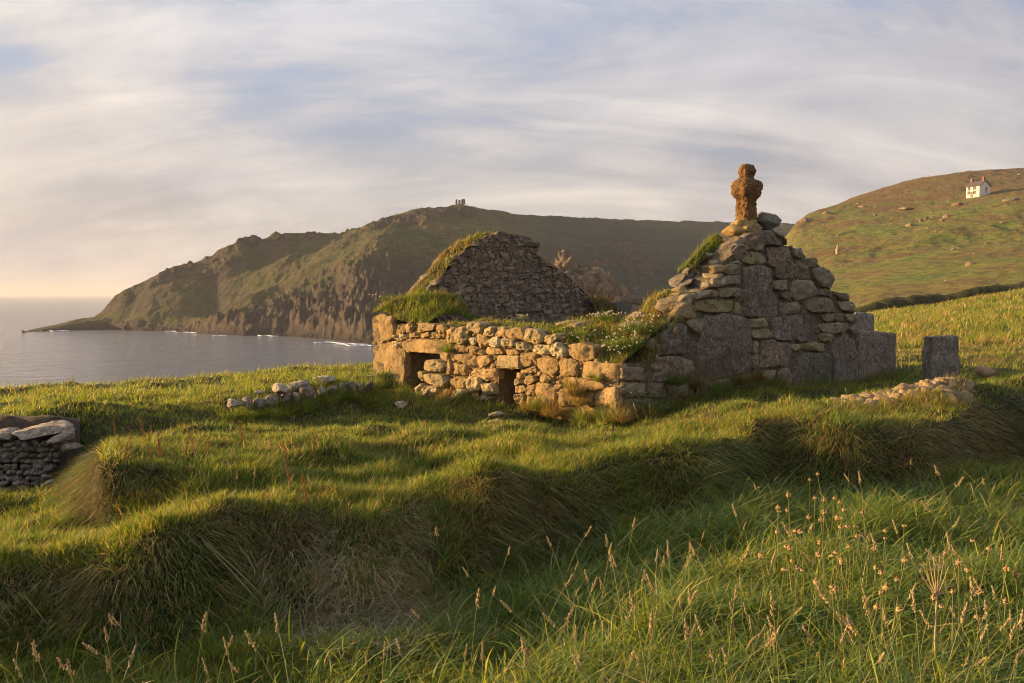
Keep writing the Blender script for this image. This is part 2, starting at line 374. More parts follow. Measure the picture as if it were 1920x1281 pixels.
# ground material: turf and soil near, grass and bracken on the hill
m_ground, t, b = new_mat('turf')
tc = t.add('ShaderNodeTexCoord').outputs['Object']
n1 = t.noise(tc, 1.3, 5, .6); n2 = t.noise(tc, 14, 5, .7); n3 = t.noise(tc, .07, 6, .62); n4 = t.noise(tc, .6, 6, .7)
near_c = t.mix(t.mapr(n1, .38, .62), (.035, .048, .014), (.075, .06, .026))
near_c = t.mix(1.0, near_c, t.ramp(n2, [(.3, (.5, .5, .5)), (.7, (1.5, 1.5, 1.4))]), 'MULTIPLY')
far_c = t.ramp(n3, [(.32, (.10, .145, .026)), (.46, (.165, .175, .036)), (.56, (.17, .14, .038)), (.70, (.13, .078, .032))])
far_c = t.mix(1.0, far_c, t.ramp(n4, [(.30, (.35, .42, .36)), (.5, (1, 1, 1)), (.70, (1.6, 1.45, 1.25))]), 'MULTIPLY')
n5 = t.noise(tc, .35, 5, .75, dist=1.0)
far_c = t.mix(t.mapr(n5, .60, .68), far_c, (.16, .105, .045))
px_ = t.add('ShaderNodeVectorMath', operation='LENGTH'); t.put(px_.inputs[0], tc)
dist = px_.outputs['Value']
# green field between the chapel and the hedge bank, ripe grass beyond
fld = t.mix(t.mapr(t.noise(tc, .09, 4, .6), .40, .58), (.10, .135, .022), (.19, .145, .045))
fld = t.mix(1.0, fld, t.ramp(t.noise(tc, 3.0, 5, .7), [(.3, (.55, .6, .5)), (.7, (1.4, 1.35, 1.2))]), 'MULTIPLY')
szz = t.add('ShaderNodeSeparateXYZ'); t.put(szz.inputs[0], tc)
hb_ = t.math('ADD', szz.outputs[2], t.math('MULTIPLY', t.math('SUBTRACT', n3, .5), 70))
far_c = t.mix(t.math('MULTIPLY', t.mapr(hb_, 22, 40), .75), far_c, t.mix(n4, (.12, .075, .035), (.20, .115, .045)))
bush = t.mapr(t.noise(tc, .16, 6, .75, dist=.8), .55, .62); far_c = t.mix(t.math('MULTIPLY', bush, .75), far_c, t.mix(n4, (.035, .055, .018), (.085, .085, .03)))
c = t.mix(t.mapr(dist, 24, 34), near_c, fld); c = t.mix(t.mapr(dist, 93, 97), c, far_c)
geo = t.add('ShaderNodeNewGeometry'); sg = t.add('ShaderNodeSeparateXYZ'); t.k.new(geo.outputs['Normal'], sg.inputs[0])
steep = t.math('MULTIPLY', t.mapr(sg.outputs[2], .62, .5), t.mapr(dist, 34, 40))
rockc = t.mix(n4, (.06, .045, .035), (.17, .12, .08))
c = t.mix(steep, c, rockc)
t.put(b.inputs['Base Color'], c)
h = t.math('ADD', t.math('MULTIPLY', n4, 1.0), t.math('MULTIPLY', t.noise(tc, 3, 4, .7), .4))
nb = t.bump(h, .9, 1.2); nb2 = t.bump(t.noise(tc, 5, 5, .75), .9, .25)
mv = t.add('ShaderNodeMix', data_type='VECTOR'); t.put(mv.inputs[0], t.mapr(dist, 60, 100)); t.put(mv.inputs[4], nb2); t.put(mv.inputs[5], nb)
t.k.new(mv.outputs[1], b.inputs['Normal'])

g = MB(); nr, nc = GX.shape
g.add(np.stack([GX.ravel(), GY.ravel(), GZ.ravel()], 1), [grid_faces(nr, nc)[:, ::-1]])
k = np.arange(nc-1); g.add(np.concatenate([np.stack([GX[0], GY[0], GZ[0]], 1), [[0, 0, -1.75]]]), [np.stack([k, k+1, np.full_like(k, nc)], 1)[:, ::-1]])
tag(g.build('ground', m_ground), kind='structure')

# ================================================================ sea
m_sea, t, b = new_mat('sea_water')
tc = t.add('ShaderNodeTexCoord').outputs['Object']
b.inputs['Roughness'].default_value = .14; b.inputs['Specular IOR Level'].default_value = .5; b.inputs['IOR'].default_value = 1.33
wv = t.noise(t.vmul(tc, (.035, .11, 1)), 1.0, 6, .62, dist=.3); wv2 = t.noise(t.vmul(tc, (.3, .6, 1)), 1.0, 5, .65)
slow = t.noise(t.vmul(tc, (.002, .006, 1)), 1.0, 4, .6)
t.put(b.inputs['Base Color'], t.mix(slow, (.15, .17, .20), (.22, .235, .26)))
nb = t.bump(wv, .8, 9.0); nb = t.bump(wv2, .7, 2.4, nb); t.put(b.inputs['Normal'], nb)
s = MB(); th = np.linspace(0, 2*np.pi, 97)[:-1]; rad = [0.01, 150, 400, 900, 2500, 8000, 40000]
v = np.array([[r_*np.cos(q), r_*np.sin(q), SEA] for r_ in rad for q in th])
fc = []
for i in range(len(rad)-1):
    a_ = i*96+np.arange(96); b_ = i*96+(np.arange(96)+1) % 96
    fc.append(np.stack([a_, b_, b_+96, a_+96], 1))
s.add(v, [np.concatenate(fc)[:, ::-1]])
tag(s.build('sea', m_sea), kind='structure')
# ================================================================ headland across the cove
HCOL = [ # px, shore (py,d), spur/shoulder (py,d), dip (py,d), upper (py,d), skyline (py,d)
 (40,  (624, 631), (623.5, 640), (623.2, 650), (623, 660), (622.5, 670)),
 (62,  (622, 648), (620, 655), (618, 665), (618, 672), (617, 680)),
 (120, (620, 668), (612, 675), (610, 682), (608, 690), (606, 700)),
 (175, (618, 685), (604, 690), (602, 696), (600, 700), (597, 705)),
 (200, (618, 682), (602, 690), (592, 698), (586, 704), (576, 712)),
 (217, (619, 678), (602, 686), (585, 698), (570, 708), (556, 716)),
 (250, (620, 668), (600, 678), (580, 692), (560, 706), (538, 720)),
 (300, (621, 658), (605, 668), (580, 684), (550, 702), (514, 724)),
 (350, (623, 640), (608, 652), (590, 672), (545, 698), (500, 728)),
 (400, (627, 606), (585, 632), (592, 668), (540, 698), (480, 730)),
 (430, (629, 592), (572, 630), (578, 664), (520, 700), (462, 732)),
 (460, (630, 584), (558, 630), (562, 662), (505, 704), (449, 736)),
 (490, (630, 582), (545, 634), (548, 664), (500, 708), (450, 742)),
 (540, (631, 575), (520, 640), (522, 668), (480, 716), (437, 752)),
 (600, (636, 544), (487, 648), (489, 672), (468, 724), (441, 766)),
 (650, (641, 512), (462, 660), (463, 684), (452, 732), (436, 778)),
 (690, (646, 485), (447, 675), (446, 700), (438, 742), (420, 790)),
 (740, (646, 485), (440, 690), (439, 712), (424, 752), (405, 800)),
 (800, (640, 515), (436, 705), (435, 725), (414, 764), (392, 812)),
 (862, (632, 560), (433, 715), (431, 735), (410, 775), (386, 820)),
 (905, (625, 580), (432, 722), (430, 745), (412, 785), (393, 835)),
 (960, (618, 590), (433, 735), (430, 760), (418, 810), (401, 870)),
 (1050, (608, 600), (470, 700), (445, 800), (428, 870), (407, 930)),
 (1150, (602, 570), (500, 680), (460, 810), (432, 920), (411, 990)),
 (1250, (600, 565), (500, 690), (460, 830), (434, 960), (415, 1040)),
 (1350, (600, 570), (505, 700), (465, 850), (438, 980), (418, 1080)),
 (1480, (600, 580), (510, 710), (470, 870), (440, 1000), (420, 1120)),
 (1620, (600, 600), (510, 730), (475, 890), (445, 1020), (424, 1150)),
]
def build_headland():
    na = 900
    pa = np.array([math.atan((c[0]-CX)/F) for c in HCOL])
    A = np.linspace(pa[0], pa[-1], na)
    rows_d = []; rows_z = []
    for k in range(5):
        py = np.array([c[k+1][0] for c in HCOL]); d = np.array([c[k+1][1] for c in HCOL], float)
        P = U([c[0] for c in HCOL], py, d)
        z = P[:, 2].copy()
        if k == 0: z = np.where(np.arange(len(z)) < 20, np.minimum(z, SEA+.2), z)
        rows_d.append(np.interp(A, pa, np.hypot(P[:, 0], P[:, 1]))); rows_z.append(np.interp(A, pa, z))
    ker = np.exp(-np.linspace(-1.6, 1.6, 13)**2); ker /= ker.sum()
    smo = lambda x: np.convolve(np.pad(x, 6, mode='edge'), ker, 'valid')
    for k in range(4): rows_d[k] = smo(rows_d[k]); rows_z[k] = smo(rows_z[k])
    rows_d = [rows_d[0]-14]+rows_d+[rows_d[-1]+60, rows_d[-1]+260]
    rows_z = [np.minimum(rows_z[0]-8, rows_z[0])]+rows_z+[rows_z[-1]-6, np.minimum(rows_z[-1]-30, -32+0*A)]
    D = np.array(rows_d); Zr = np.array(rows_z)
    for k in range(1, len(D)): D[k] = np.maximum(D[k], D[k-1]+2)
    # vary the sampling so every stretch has rows
    seg = [12, 90, 50, 90, 90, 20, 12]
    Rr = []; Zz = []; tt = []
    for k in range(7):
        for i in range(seg[k]):
            f = i/seg[k]; Rr.append(D[k]*(1-f)+D[k+1]*f); Zz.append(Zr[k]*(1-f)+Zr[k+1]*f); tt.append(k+f)
    Rr.append(D[7]); Zz.append(Zr[7]); tt.append(7)
    Rr = np.array(Rr); Zz = np.array(Zz); tt = np.array(tt)[:, None]+0*A[None, :]
    k2 = np.exp(-np.linspace(-1.5, 1.5, 9)**2); k2 /= k2.sum()
    Zp = np.pad(Zz, ((4, 4), (0, 0)), mode='edge'); Zs = sum(k2[i]*Zp[i:i+Zz.shape[0]] for i in range(9))
    Zz = np.where((tt > 1.05), Zs, Zz)
    X = Rr*np.sin(A); Y = Rr*np.cos(A)
    P = np.stack([X.ravel(), Y.ravel(), Zz.ravel()], 1); T = tt.ravel()
    px = CX+F*np.tan(A)[None, :]+0*Rr; px = px.ravel()
    alt = P[:, 2]-SEA
    land = sm(alt, .5, 8)
    cliff = (1-sm(T, 1.35, 1.95))*(1-sm(px, 960, 1040))
    rib = ridged(np.stack([(P[:, 0]+P[:, 2]*.7)/24, P[:, 1]/60, P[:, 2]/70], 1), 3, 5, .55)
    rib2 = ridged(P/np.array([7, 16, 14.]), 13, 4, .55)
    amp = land*(cliff*8.0+(1-cliff)*1.6)
    P[:, 2] += amp*(rib*.75)+land*(cliff*3.6+.8)*rib2+land*(cliff*2.5+.4)*fbm(P/np.array([4., 6, 5]), 17, 3)+land*1.8*fbm(P/22, 19, 3)
    # gullies running down to the cove
    gl = fbm(np.stack([P[:, 0]/48, P[:, 1]/160, 0*P[:, 0]], 1), 51, 3)
    P[:, 2] += land*gl*7*(sm(T, 1.0, 1.8))*(1-sm(T, 4.0, 5.0))*(1-.6*sm(px, 960, 1100))
    # crags along the skyline on the left and on the summit
    crag = np.maximum(0, fbm(P/np.array([11, 11, 9.]), 61, 4))*13*np.exp(-((T-4.75)/.35)**2)*sm(px, 215, 380)*(1-sm(px, 640, 720))
    crag += np.maximum(0, ridged(P/np.array([14, 14, 10.]), 66, 4)-.1)*8*np.exp(-((T-4.2)/.6)**2)*sm(px, 660, 720)*(1-sm(px, 870, 930))
    P[:, 2] += crag
    P[:, 2] += land*cliff*np.maximum(0, ridged(P/np.array([9, 11, 8.]), 141, 3)-.25)*7
    rough = np.maximum(0, ridged(P/np.array([20, 30, 16.]), 71, 4)-.05)*9*np.exp(-((px-1170)/75)**2)*np.exp(-((T-2.2)/.9)**2)
    P[:, 2] += rough
    # a line of reef at the foot
    P[:, 2] += np.where(T < 1.3, np.maximum(0, fbm(P/6, 81, 3))*5*sm(T, .4, 1.0), 0)
    rock = np.clip(cliff*.9+crag*.25+rough*.3, 0, 1)
    return A, P, Rr.shape, rock, px, T
HA, HP, hshape, hrock, hpx, hT = build_headland()
m_head, t, b = new_mat('headland_turf_and_rock')
tc = t.add('ShaderNodeTexCoord').outputs['Object']
at = t.add('ShaderNodeAttribute', attribute_name='col').outputs['Color']
sa = t.add('ShaderNodeSeparateColor'); t.k.new(at, sa.inputs[0])
n1 = t.noise(t.vmul(tc, (1, 1, .7)), .03, 7, .65); n2 = t.noise(tc, .16, 6, .7, dist=.6); n3 = t.noise(tc, .012, 5, .6)
gr = t.ramp(n1, [(.3, (.050, .070, .024)), (.45, (.085, .100, .028)), (.57, (.125, .110, .036)), (.70, (.095, .068, .03))])
gr = t.mix(1.0, gr, t.ramp(n2, [(.3, (.55, .58, .55)), (.5, (1, 1, 1)), (.72, (1.45, 1.4, 1.3))]), 'MULTIPLY')
far_g = t.ramp(n3, [(.35, (.035, .055, .032)), (.5, (.05, .072, .036)), (.65, (.055, .055, .035))])
far_g = t.mix(t.math('MULTIPLY', t.mapr(t.noise(t.vmul(tc, (.006, .05, .08)), 1.0, 4, .6), .5, .62), .5), far_g, (.028, .04, .025))
gr = t.mix(1.0, gr, t.ramp(t.noise(tc, .45, 6, .75), [(.32, (.6, .6, .6)), (.5, (1, 1, 1)), (.68, (1.4, 1.35, 1.3))]), 'MULTIPLY')
gr = t.mix(t.mapr(t.noise(tc, .22, 6, .8), .60, .66), gr, (.17, .13, .09))
gr = t.mix(sa.outputs[1], gr, far_g)
nr_ = t.noise(t.vmul(tc, (1, 1, .6)), .16, 9, .78, dist=.6)
rk = t.ramp(nr_, [(.3, (.03, .026, .024)), (.46, (.07, .057, .048)), (.58, (.125, .098, .078)), (.72, (.22, .165, .12))])
geo = t.add('ShaderNodeNewGeometry'); sg = t.add('ShaderNodeSeparateXYZ'); t.k.new(geo.outputs['Normal'], sg.inputs[0])
stp = t.mapr(sg.outputs[2], .80, .60)
fac = t.math('MAXIMUM', t.math('MULTIPLY', stp, t.mapr(sa.outputs[1], 1, .3)), t.mapr(t.math('ADD', sa.outputs[0], t.math('MULTIPLY', t.math('SUBTRACT', n2, .5), 1.6)), .45, .75), clamp=True)
c = t.mix(fac, gr, rk)
sz = t.add('ShaderNodeSeparateXYZ'); t.k.new(tc, sz.inputs[0])
wet = t.mapr(t.math('ADD', sz.outputs[2], t.math('MULTIPLY', n2, 6)), SEA+9, SEA+4)
c = t.mix(wet, c, (.03, .025, .024))
t.put(b.inputs['Base Color'], c)
nb = t.bump(nr_, 1.0, 7.0); nb = t.bump(n2, .8, 3.0, nb); nb = t.bump(t.noise(tc, .6, 5, .75), .8, 1.2, nb); t.put(b.inputs['Normal'], nb)
far_ = sm(hpx, 930, 1050)
hd = MB(); hd.add(HP, [grid_faces(*hshape)[:, ::-1]], np.stack([hrock, far_, 0*far_], 1))
tag(hd.build('headland_hill', m_head), kind='structure')
HZ = HP[:, 2].reshape(hshape); HR = np.hypot(HP[:, 0], HP[:, 1]).reshape(hshape)
def headland_top(px):
    j = int(np.argmin(abs(HA-math.atan((px-CX)/F))))
    k = int(np.argmax(HZ[:, j]/HR[:, j])); return HP.reshape(*hshape, 3)[k, j]

# surf where the swell meets the rocks
m_foam, t, b = new_mat('surf_foam'); b.inputs['Base Color'].default_value = (.6, .61, .63, 1); b.inputs['Roughness'].default_value = .6
fm = MB()
for (x0, x1, py, w_) in [(75, 130, 621.5, 2.2), (225, 245, 618.5, 2), (265, 290, 619.5, 2), (310, 330, 622, 2.5), (330, 382, 625, 3.2), (398, 425, 630, 3.5), (465, 520, 630, 3.6), (520, 540, 628, 2), (588, 640, 644, 4), (625, 696, 649, 4.5), (640, 690, 646, 2.6)]:
    n_ = 40; xs = np.linspace(x0, x1, n_); u_ = np.linspace(0, 1, n_)
    pyl = py+1.2*noise(np.stack([xs*.09, 0*xs+py, 0*xs], 1), 5)+1.5*(u_-.5)*(1 if x0 > 400 else 0)
    d = -SEA*F/(pyl-HOR)
    wd = w_*.4*np.sin(np.pi*u_)**.5*(1+.7*noise(np.stack([xs*.25, 0*xs+py, 0*xs+3], 1), 7))
    lo = U(xs, 600, 1.0); ctr = np.stack([(xs-CX)/F*d, d, 0*d+SEA+.25], 1)
    offs = [-1, -.3, .3, 1]; hh = [0, .5, .5, 0]
    V = np.concatenate([ctr+np.stack([0*d, wd*o_, np.full(n_, h_)], 1) for o_, h_ in zip(offs, hh)])
    fm.add(V, [grid_faces(4, n_)])
tag(fm.build('sea_foam', m_foam), 'white surf breaking along the foot of the headland', 'surf', kind='stuff')
# ================================================================ stone shapes
def chaikin(P, n=2, closed=True):
    for _ in range(n):
        Q = np.roll(P, -1, 0)
        P = np.stack([P*.86+Q*.14, P*.14+Q*.86], 1).reshape(-1, P.shape[1])
    return P
def resample(P, n):
    Q = np.concatenate([P, P[:1]]); L = np.concatenate([[0], np.cumsum(np.linalg.norm(np.diff(Q, axis=0), axis=1))])
    s = np.linspace(0, L[-1], n, endpoint=False)
    return np.stack([np.interp(s, L, Q[:, i]) for i in range(Q.shape[1])], 1)
def grow(P, m):
    c = P.mean(0); d = P-c; return c+d*(1+m/(np.linalg.norm(d, axis=1, keepdims=True)+1e-6))
PROF_R = [(1.0, -.14), (1.0, -.04), (.995, -.012), (.985, .006), (.965, .020), (.93, .030), (.86, .037), (.76, .041), (.64, .044), (.50, .046), (.36, .048), (.22, .049), (.1, .05)]
def stone_on_plane(mb, poly3, nrm, col, bulge=1.0, rough=.014, seed=0, nn=44, square=.3, push=0.0, depth=.14):
    """a block whose outline lies on the wall face and whose face swells out of it along nrm"""
    c = poly3.mean(0)
    up = np.array([0, 0, 1.]); u = np.cross(up, nrm); u /= np.linalg.norm(u)
    q = np.stack([(poly3-c)@u, (poly3-c)[:, 2]], 1)
    q = resample(chaikin(q, 2), nn)
    size = math.sqrt(max(1e-5, (q[:, 0].max()-q[:, 0].min())*(q[:, 1].max()-q[:, 1].min())))
    jit = noise(np.concatenate([q*14/ max(size, .15)*.3+seed*3.1, np.zeros((nn, 1))], 1), seed)
    q = q*(1+.05*jit[:, None])
    ms = min(1.0, size/.35)
    V = []
    for s_, h_ in PROF_R:
        hh = h_*bulge*ms if h_ > -.1 else -depth
        s2 = s_ if square <= 0 else s_+(1-s_)*0
        V.append(np.concatenate([q*s2, np.full((nn, 1), hh)], 1))
    V.append(np.array([[0, 0, .054*bulge*ms]])); V = np.concatenate(V)
    W3 = c+V[:, :1]*u+V[:, 1:2]*up
    nz = fbm(W3*7+seed, seed, 3)*rough*2.2+fbm(W3*26, seed+5, 2)*rough*.8
    tilt = (V[:, 0]*math.sin(seed*1.7)+V[:, 1]*math.cos(seed*2.3))*.10*bulge
    face = (V[:, 2] > -.1)
    rs_ = np.random.default_rng(seed+5); hv = V[:, 2].copy()
    for _ in range(5):   # broken facets
        a_ = rs_.uniform(0, 6.28); dd_ = V[:, 0]*math.cos(a_)+V[:, 1]*math.sin(a_); lim = rs_.uniform(.05, .42)*size; sl = rs_.uniform(.15, .75)
        hv = np.where(V[:, 2] > -.05, np.minimum(hv, .055*bulge*ms-(dd_-lim)*sl*min(1, bulge)), hv)
    hv = np.maximum(hv, np.where(V[:, 2] > -.05, -.05, -1)); hv += .6*np.abs(fbm(W3*11+seed*.7, seed+2, 2))*rough*1.2*face
    h = hv+np.where(face, nz*np.clip(bulge, .5, 1.6)+tilt*.6+push, 0)
    side = fbm(W3*9+31, seed+9, 2)*rough*1.5
    out = (c-W3); out = -(W3-c)
    W3 = W3+nrm*h[:, None]+(W3-c)/ (np.linalg.norm(W3-c, axis=1, keepdims=True)+1e-4)*side[:, None]*face[:, None]
    K = len(PROF_R); fq = []
    i = np.arange(nn); j = (i+1) % nn
    for k in range(K-1): fq.append(np.stack([k*nn+i, k*nn+j, (k+1)*nn+j, (k+1)*nn+i], 1))
    ft = np.stack([(K-1)*nn+i, (K-1)*nn+j, np.full(nn, K*nn)], 1)
    area = 0.5*np.sum(q[:, 0]*np.roll(q[:, 1], -1)-np.roll(q[:, 0], -1)*q[:, 1])
    fq = np.concatenate(fq)
    if area < 0: fq = fq[:, ::-1]; ft = ft[:, ::-1]
    cc = np.array(col)*(1+.12*math.sin(seed*7.7))
    mb.add(W3, [fq, ft], cc)

def ico(n=3):
    import bmesh
    bm = bmesh.new(); bmesh.ops.create_icosphere(bm, subdivisions=n, radius=1)
    v = np.array([x.co[:] for x in bm.verts]); f = np.array([[q.index for q in p.verts] for p in bm.faces]); bm.free(); return v, f
ICO = {k: ico(k) for k in (1, 2, 3, 4)}
def rotz(a):
    c, s = math.cos(a), math.sin(a); return np.array([[c, -s, 0], [s, c, 0], [0, 0, 1.]])
def roty(a):
    c, s = math.cos(a), math.sin(a); return np.array([[c, 0, s], [0, 1, 0], [-s, 0, c]])
def rotx(a):
    c, s = math.cos(a), math.sin(a); return np.array([[1, 0, 0], [0, c, -s], [0, s, c]])
def boulder(mb, c, size, col, seed=0, lod=3, box=.55, rough=.16, rz=0., tilt=0., roll=0.):
    v, f = ICO[lod]
    p = v/(np.abs(v)**(1/box if box > 0 else 1)).sum(1, keepdims=True)**box if False else v.copy()
    e = 2+box*9; p = v/((np.abs(v)**e).sum(1, keepdims=True)**(1/e))
    k = p*1.0
    p = p*(1+rough*fbm(k*1.1+seed*5.3, seed, 3)[:, None]*1.6)
    # a few planar chips
    rs = np.random.default_rng(seed+99)
    for _ in range(16):
        d = rs.normal(size=3); d /= np.linalg.norm(d); lim = rs.uniform(.62, .95)
        ex = np.maximum(0, p@d-lim); p = p-ex[:, None]*d*.98
    p = p*np.asarray(size)/1.0
    sc_ = min(size)
    p += (fbm(p*(2.2/sc_)+seed, seed+3, 3)*sc_*.13+np.abs(fbm(p*(4.5/sc_)+seed, seed+4, 2))*sc_*.10)[:, None]*v
    M = rotz(rz)@roty(tilt)@rotx(roll)
    mb.add(p@M.T+np.asarray(c), [f], np.array(col)*(1+.12*math.sin(seed*3.3)))

def inpoly(pt, poly):
    x, y = pt; r = False; n = len(poly); j = n-1
    for i in range(n):
        xi, yi = poly[i]; xj, yj = poly[j]
        if (yi > y) != (yj > y) and x < (xj-xi)*(y-yi)/(yj-yi+1e-12)+xi: r = not r
        j = i
    return r

def wall_core(mb, pix, p0, nrm, thick, rec, col, grid=0.055, amp=.02):
    """the mass behind the face stones: outline given on the face, carried through the wall"""
    from mathutils.geometry import delaunay_2d_cdt
    P = on_plane([a for a, b_ in pix], [b_ for a, b_ in pix], p0, nrm)
    u = np.cross([0, 0, 1.], nrm); c0 = P.mean(0)
    q = np.stack([(P-c0)@u, P[:, 2]-c0[2]], 1); bd = []
    for i in range(len(q)):
        a_, c_ = q[i], q[(i+1) % len(q)]; m_ = max(1, int(np.linalg.norm(c_-a_)/grid))
        for k in range(m_): bd.append(a_+(c_-a_)*k/m_)
    nb_ = len(bd); rs = np.random.default_rng(3); ins = []; ql = [tuple(x) for x in q]
    for gx in np.arange(q[:, 0].min(), q[:, 0].max(), grid):
        for gy in np.arange(q[:, 1].min(), q[:, 1].max(), grid):
            w_ = (gx+rs.uniform(-.3, .3)*grid, gy+rs.uniform(-.3, .3)*grid)
            if inpoly(w_, ql): ins.append(w_)
    vo, ed, fa, _, _, _ = delaunay_2d_cdt([Vector(tuple(x)) for x in bd+ins], [], [list(range(nb_))], 1, 1e-6)
    v2 = np.array([x[:] for x in vo]); fa = np.array([f_ for f_ in fa if len(f_) == 3])
    cnt = {}
    for f_ in fa:
        for k in range(3):
            e_ = (f_[k], f_[(k+1) % 3]); cnt[e_] = 1
    bnd = [e_ for e_ in cnt if (e_[1], e_[0]) not in cnt]
    nv = len(v2); front = c0+v2[:, :1]*u+v2[:, 1:2]*np.array([0, 0, 1.])-nrm*rec; back = front-nrm*(thick-rec)
    ns_ = max(2, int(thick/.09)); L_ = []; F_ = [fa, fa[:, ::-1]+nv]; base = 2*nv; be = np.array(bnd)
    V = [front, back]
    for k in range(ns_+1):
        t_ = k/ns_; V.append(front[be].reshape(-1, 3)*(1-t_)+back[be].reshape(-1, 3)*t_)
        if k < ns_:
            o_ = base+k*2*len(be); i0 = o_+2*np.arange(len(be)); F_.append(np.stack([i0, i0+2*len(be), i0+2*len(be)+1], 1)); F_.append(np.stack([i0, i0+2*len(be)+1, i0+1], 1))
    v = np.concatenate(V); f = np.concatenate(F_)
    nn_ = np.zeros_like(v); fn = np.cross(v[f[:, 1]]-v[f[:, 0]], v[f[:, 2]]-v[f[:, 0]])
    if (fn[:len(fa)]@nrm).sum() < 0: f[:2*len(fa)] = f[:2*len(fa), ::-1]; fn[:2*len(fa)] *= -1
    # side faces turned outward: compare with the outline's inner side
    vn = np.zeros_like(v); vn[:nv] = nrm; vn[nv:2*nv] = -nrm
    sd = f[2*len(fa):]; fs = fn[2*len(fa):]; 
    mid = v[sd].mean(1); tst = mid+fs/(np.linalg.norm(fs, axis=1, keepdims=True)+1e-9)*.01
    ins_ = np.array([inpoly(((x-c0)@u, x[2]-c0[2]), ql) for x in tst])
    f[2*len(fa):][ins_] = sd[ins_][:, ::-1]
    v = v+vn*((fbm(v*6, 4, 3)*amp*1.4+ridged(v*13, 14, 3)*amp*.6))[:, None]
    mb.add(v, [f], col)

# ---------------------------------------------------------------- chapel axes
A0 = on_plane(1163, 765, np.array([0, 13.3, 0]), np.array([0, 1., 0]))   # near corner at the ground
A0 = U(1163, 765, 13.3)
UD = np.array([.75, .661, 0]); UD /= np.linalg.norm(UD)      # along the gables
WD = np.array([-UD[1], UD[0], 0])                            # along the side wall, away
NG = -WD                                                     # gable face normal
NS = -UD                                                     # side wall face normal
FG0 = U(945, 560, 20.5)                                      # a point of the far gable face
m_gable = granite_mat('weathered_granite', lichen=.42, streak=0.0, spot=.45)
m_slab = granite_mat('dark_dressed_granite', lichen=.16, streak=.5, spot=.9)
m_side = granite_mat('golden_lichened_granite', lichen=.45, streak=0, spot=.35)
m_rubble = granite_mat('dark_rubble', lichen=.14, streak=0, spot=.5)
m_cross = granite_mat('ochre_crusted_granite', lichen=.35, streak=0, spot=.2)
m_grey = granite_mat('grey_granite', lichen=.25, streak=.2, spot=.6)

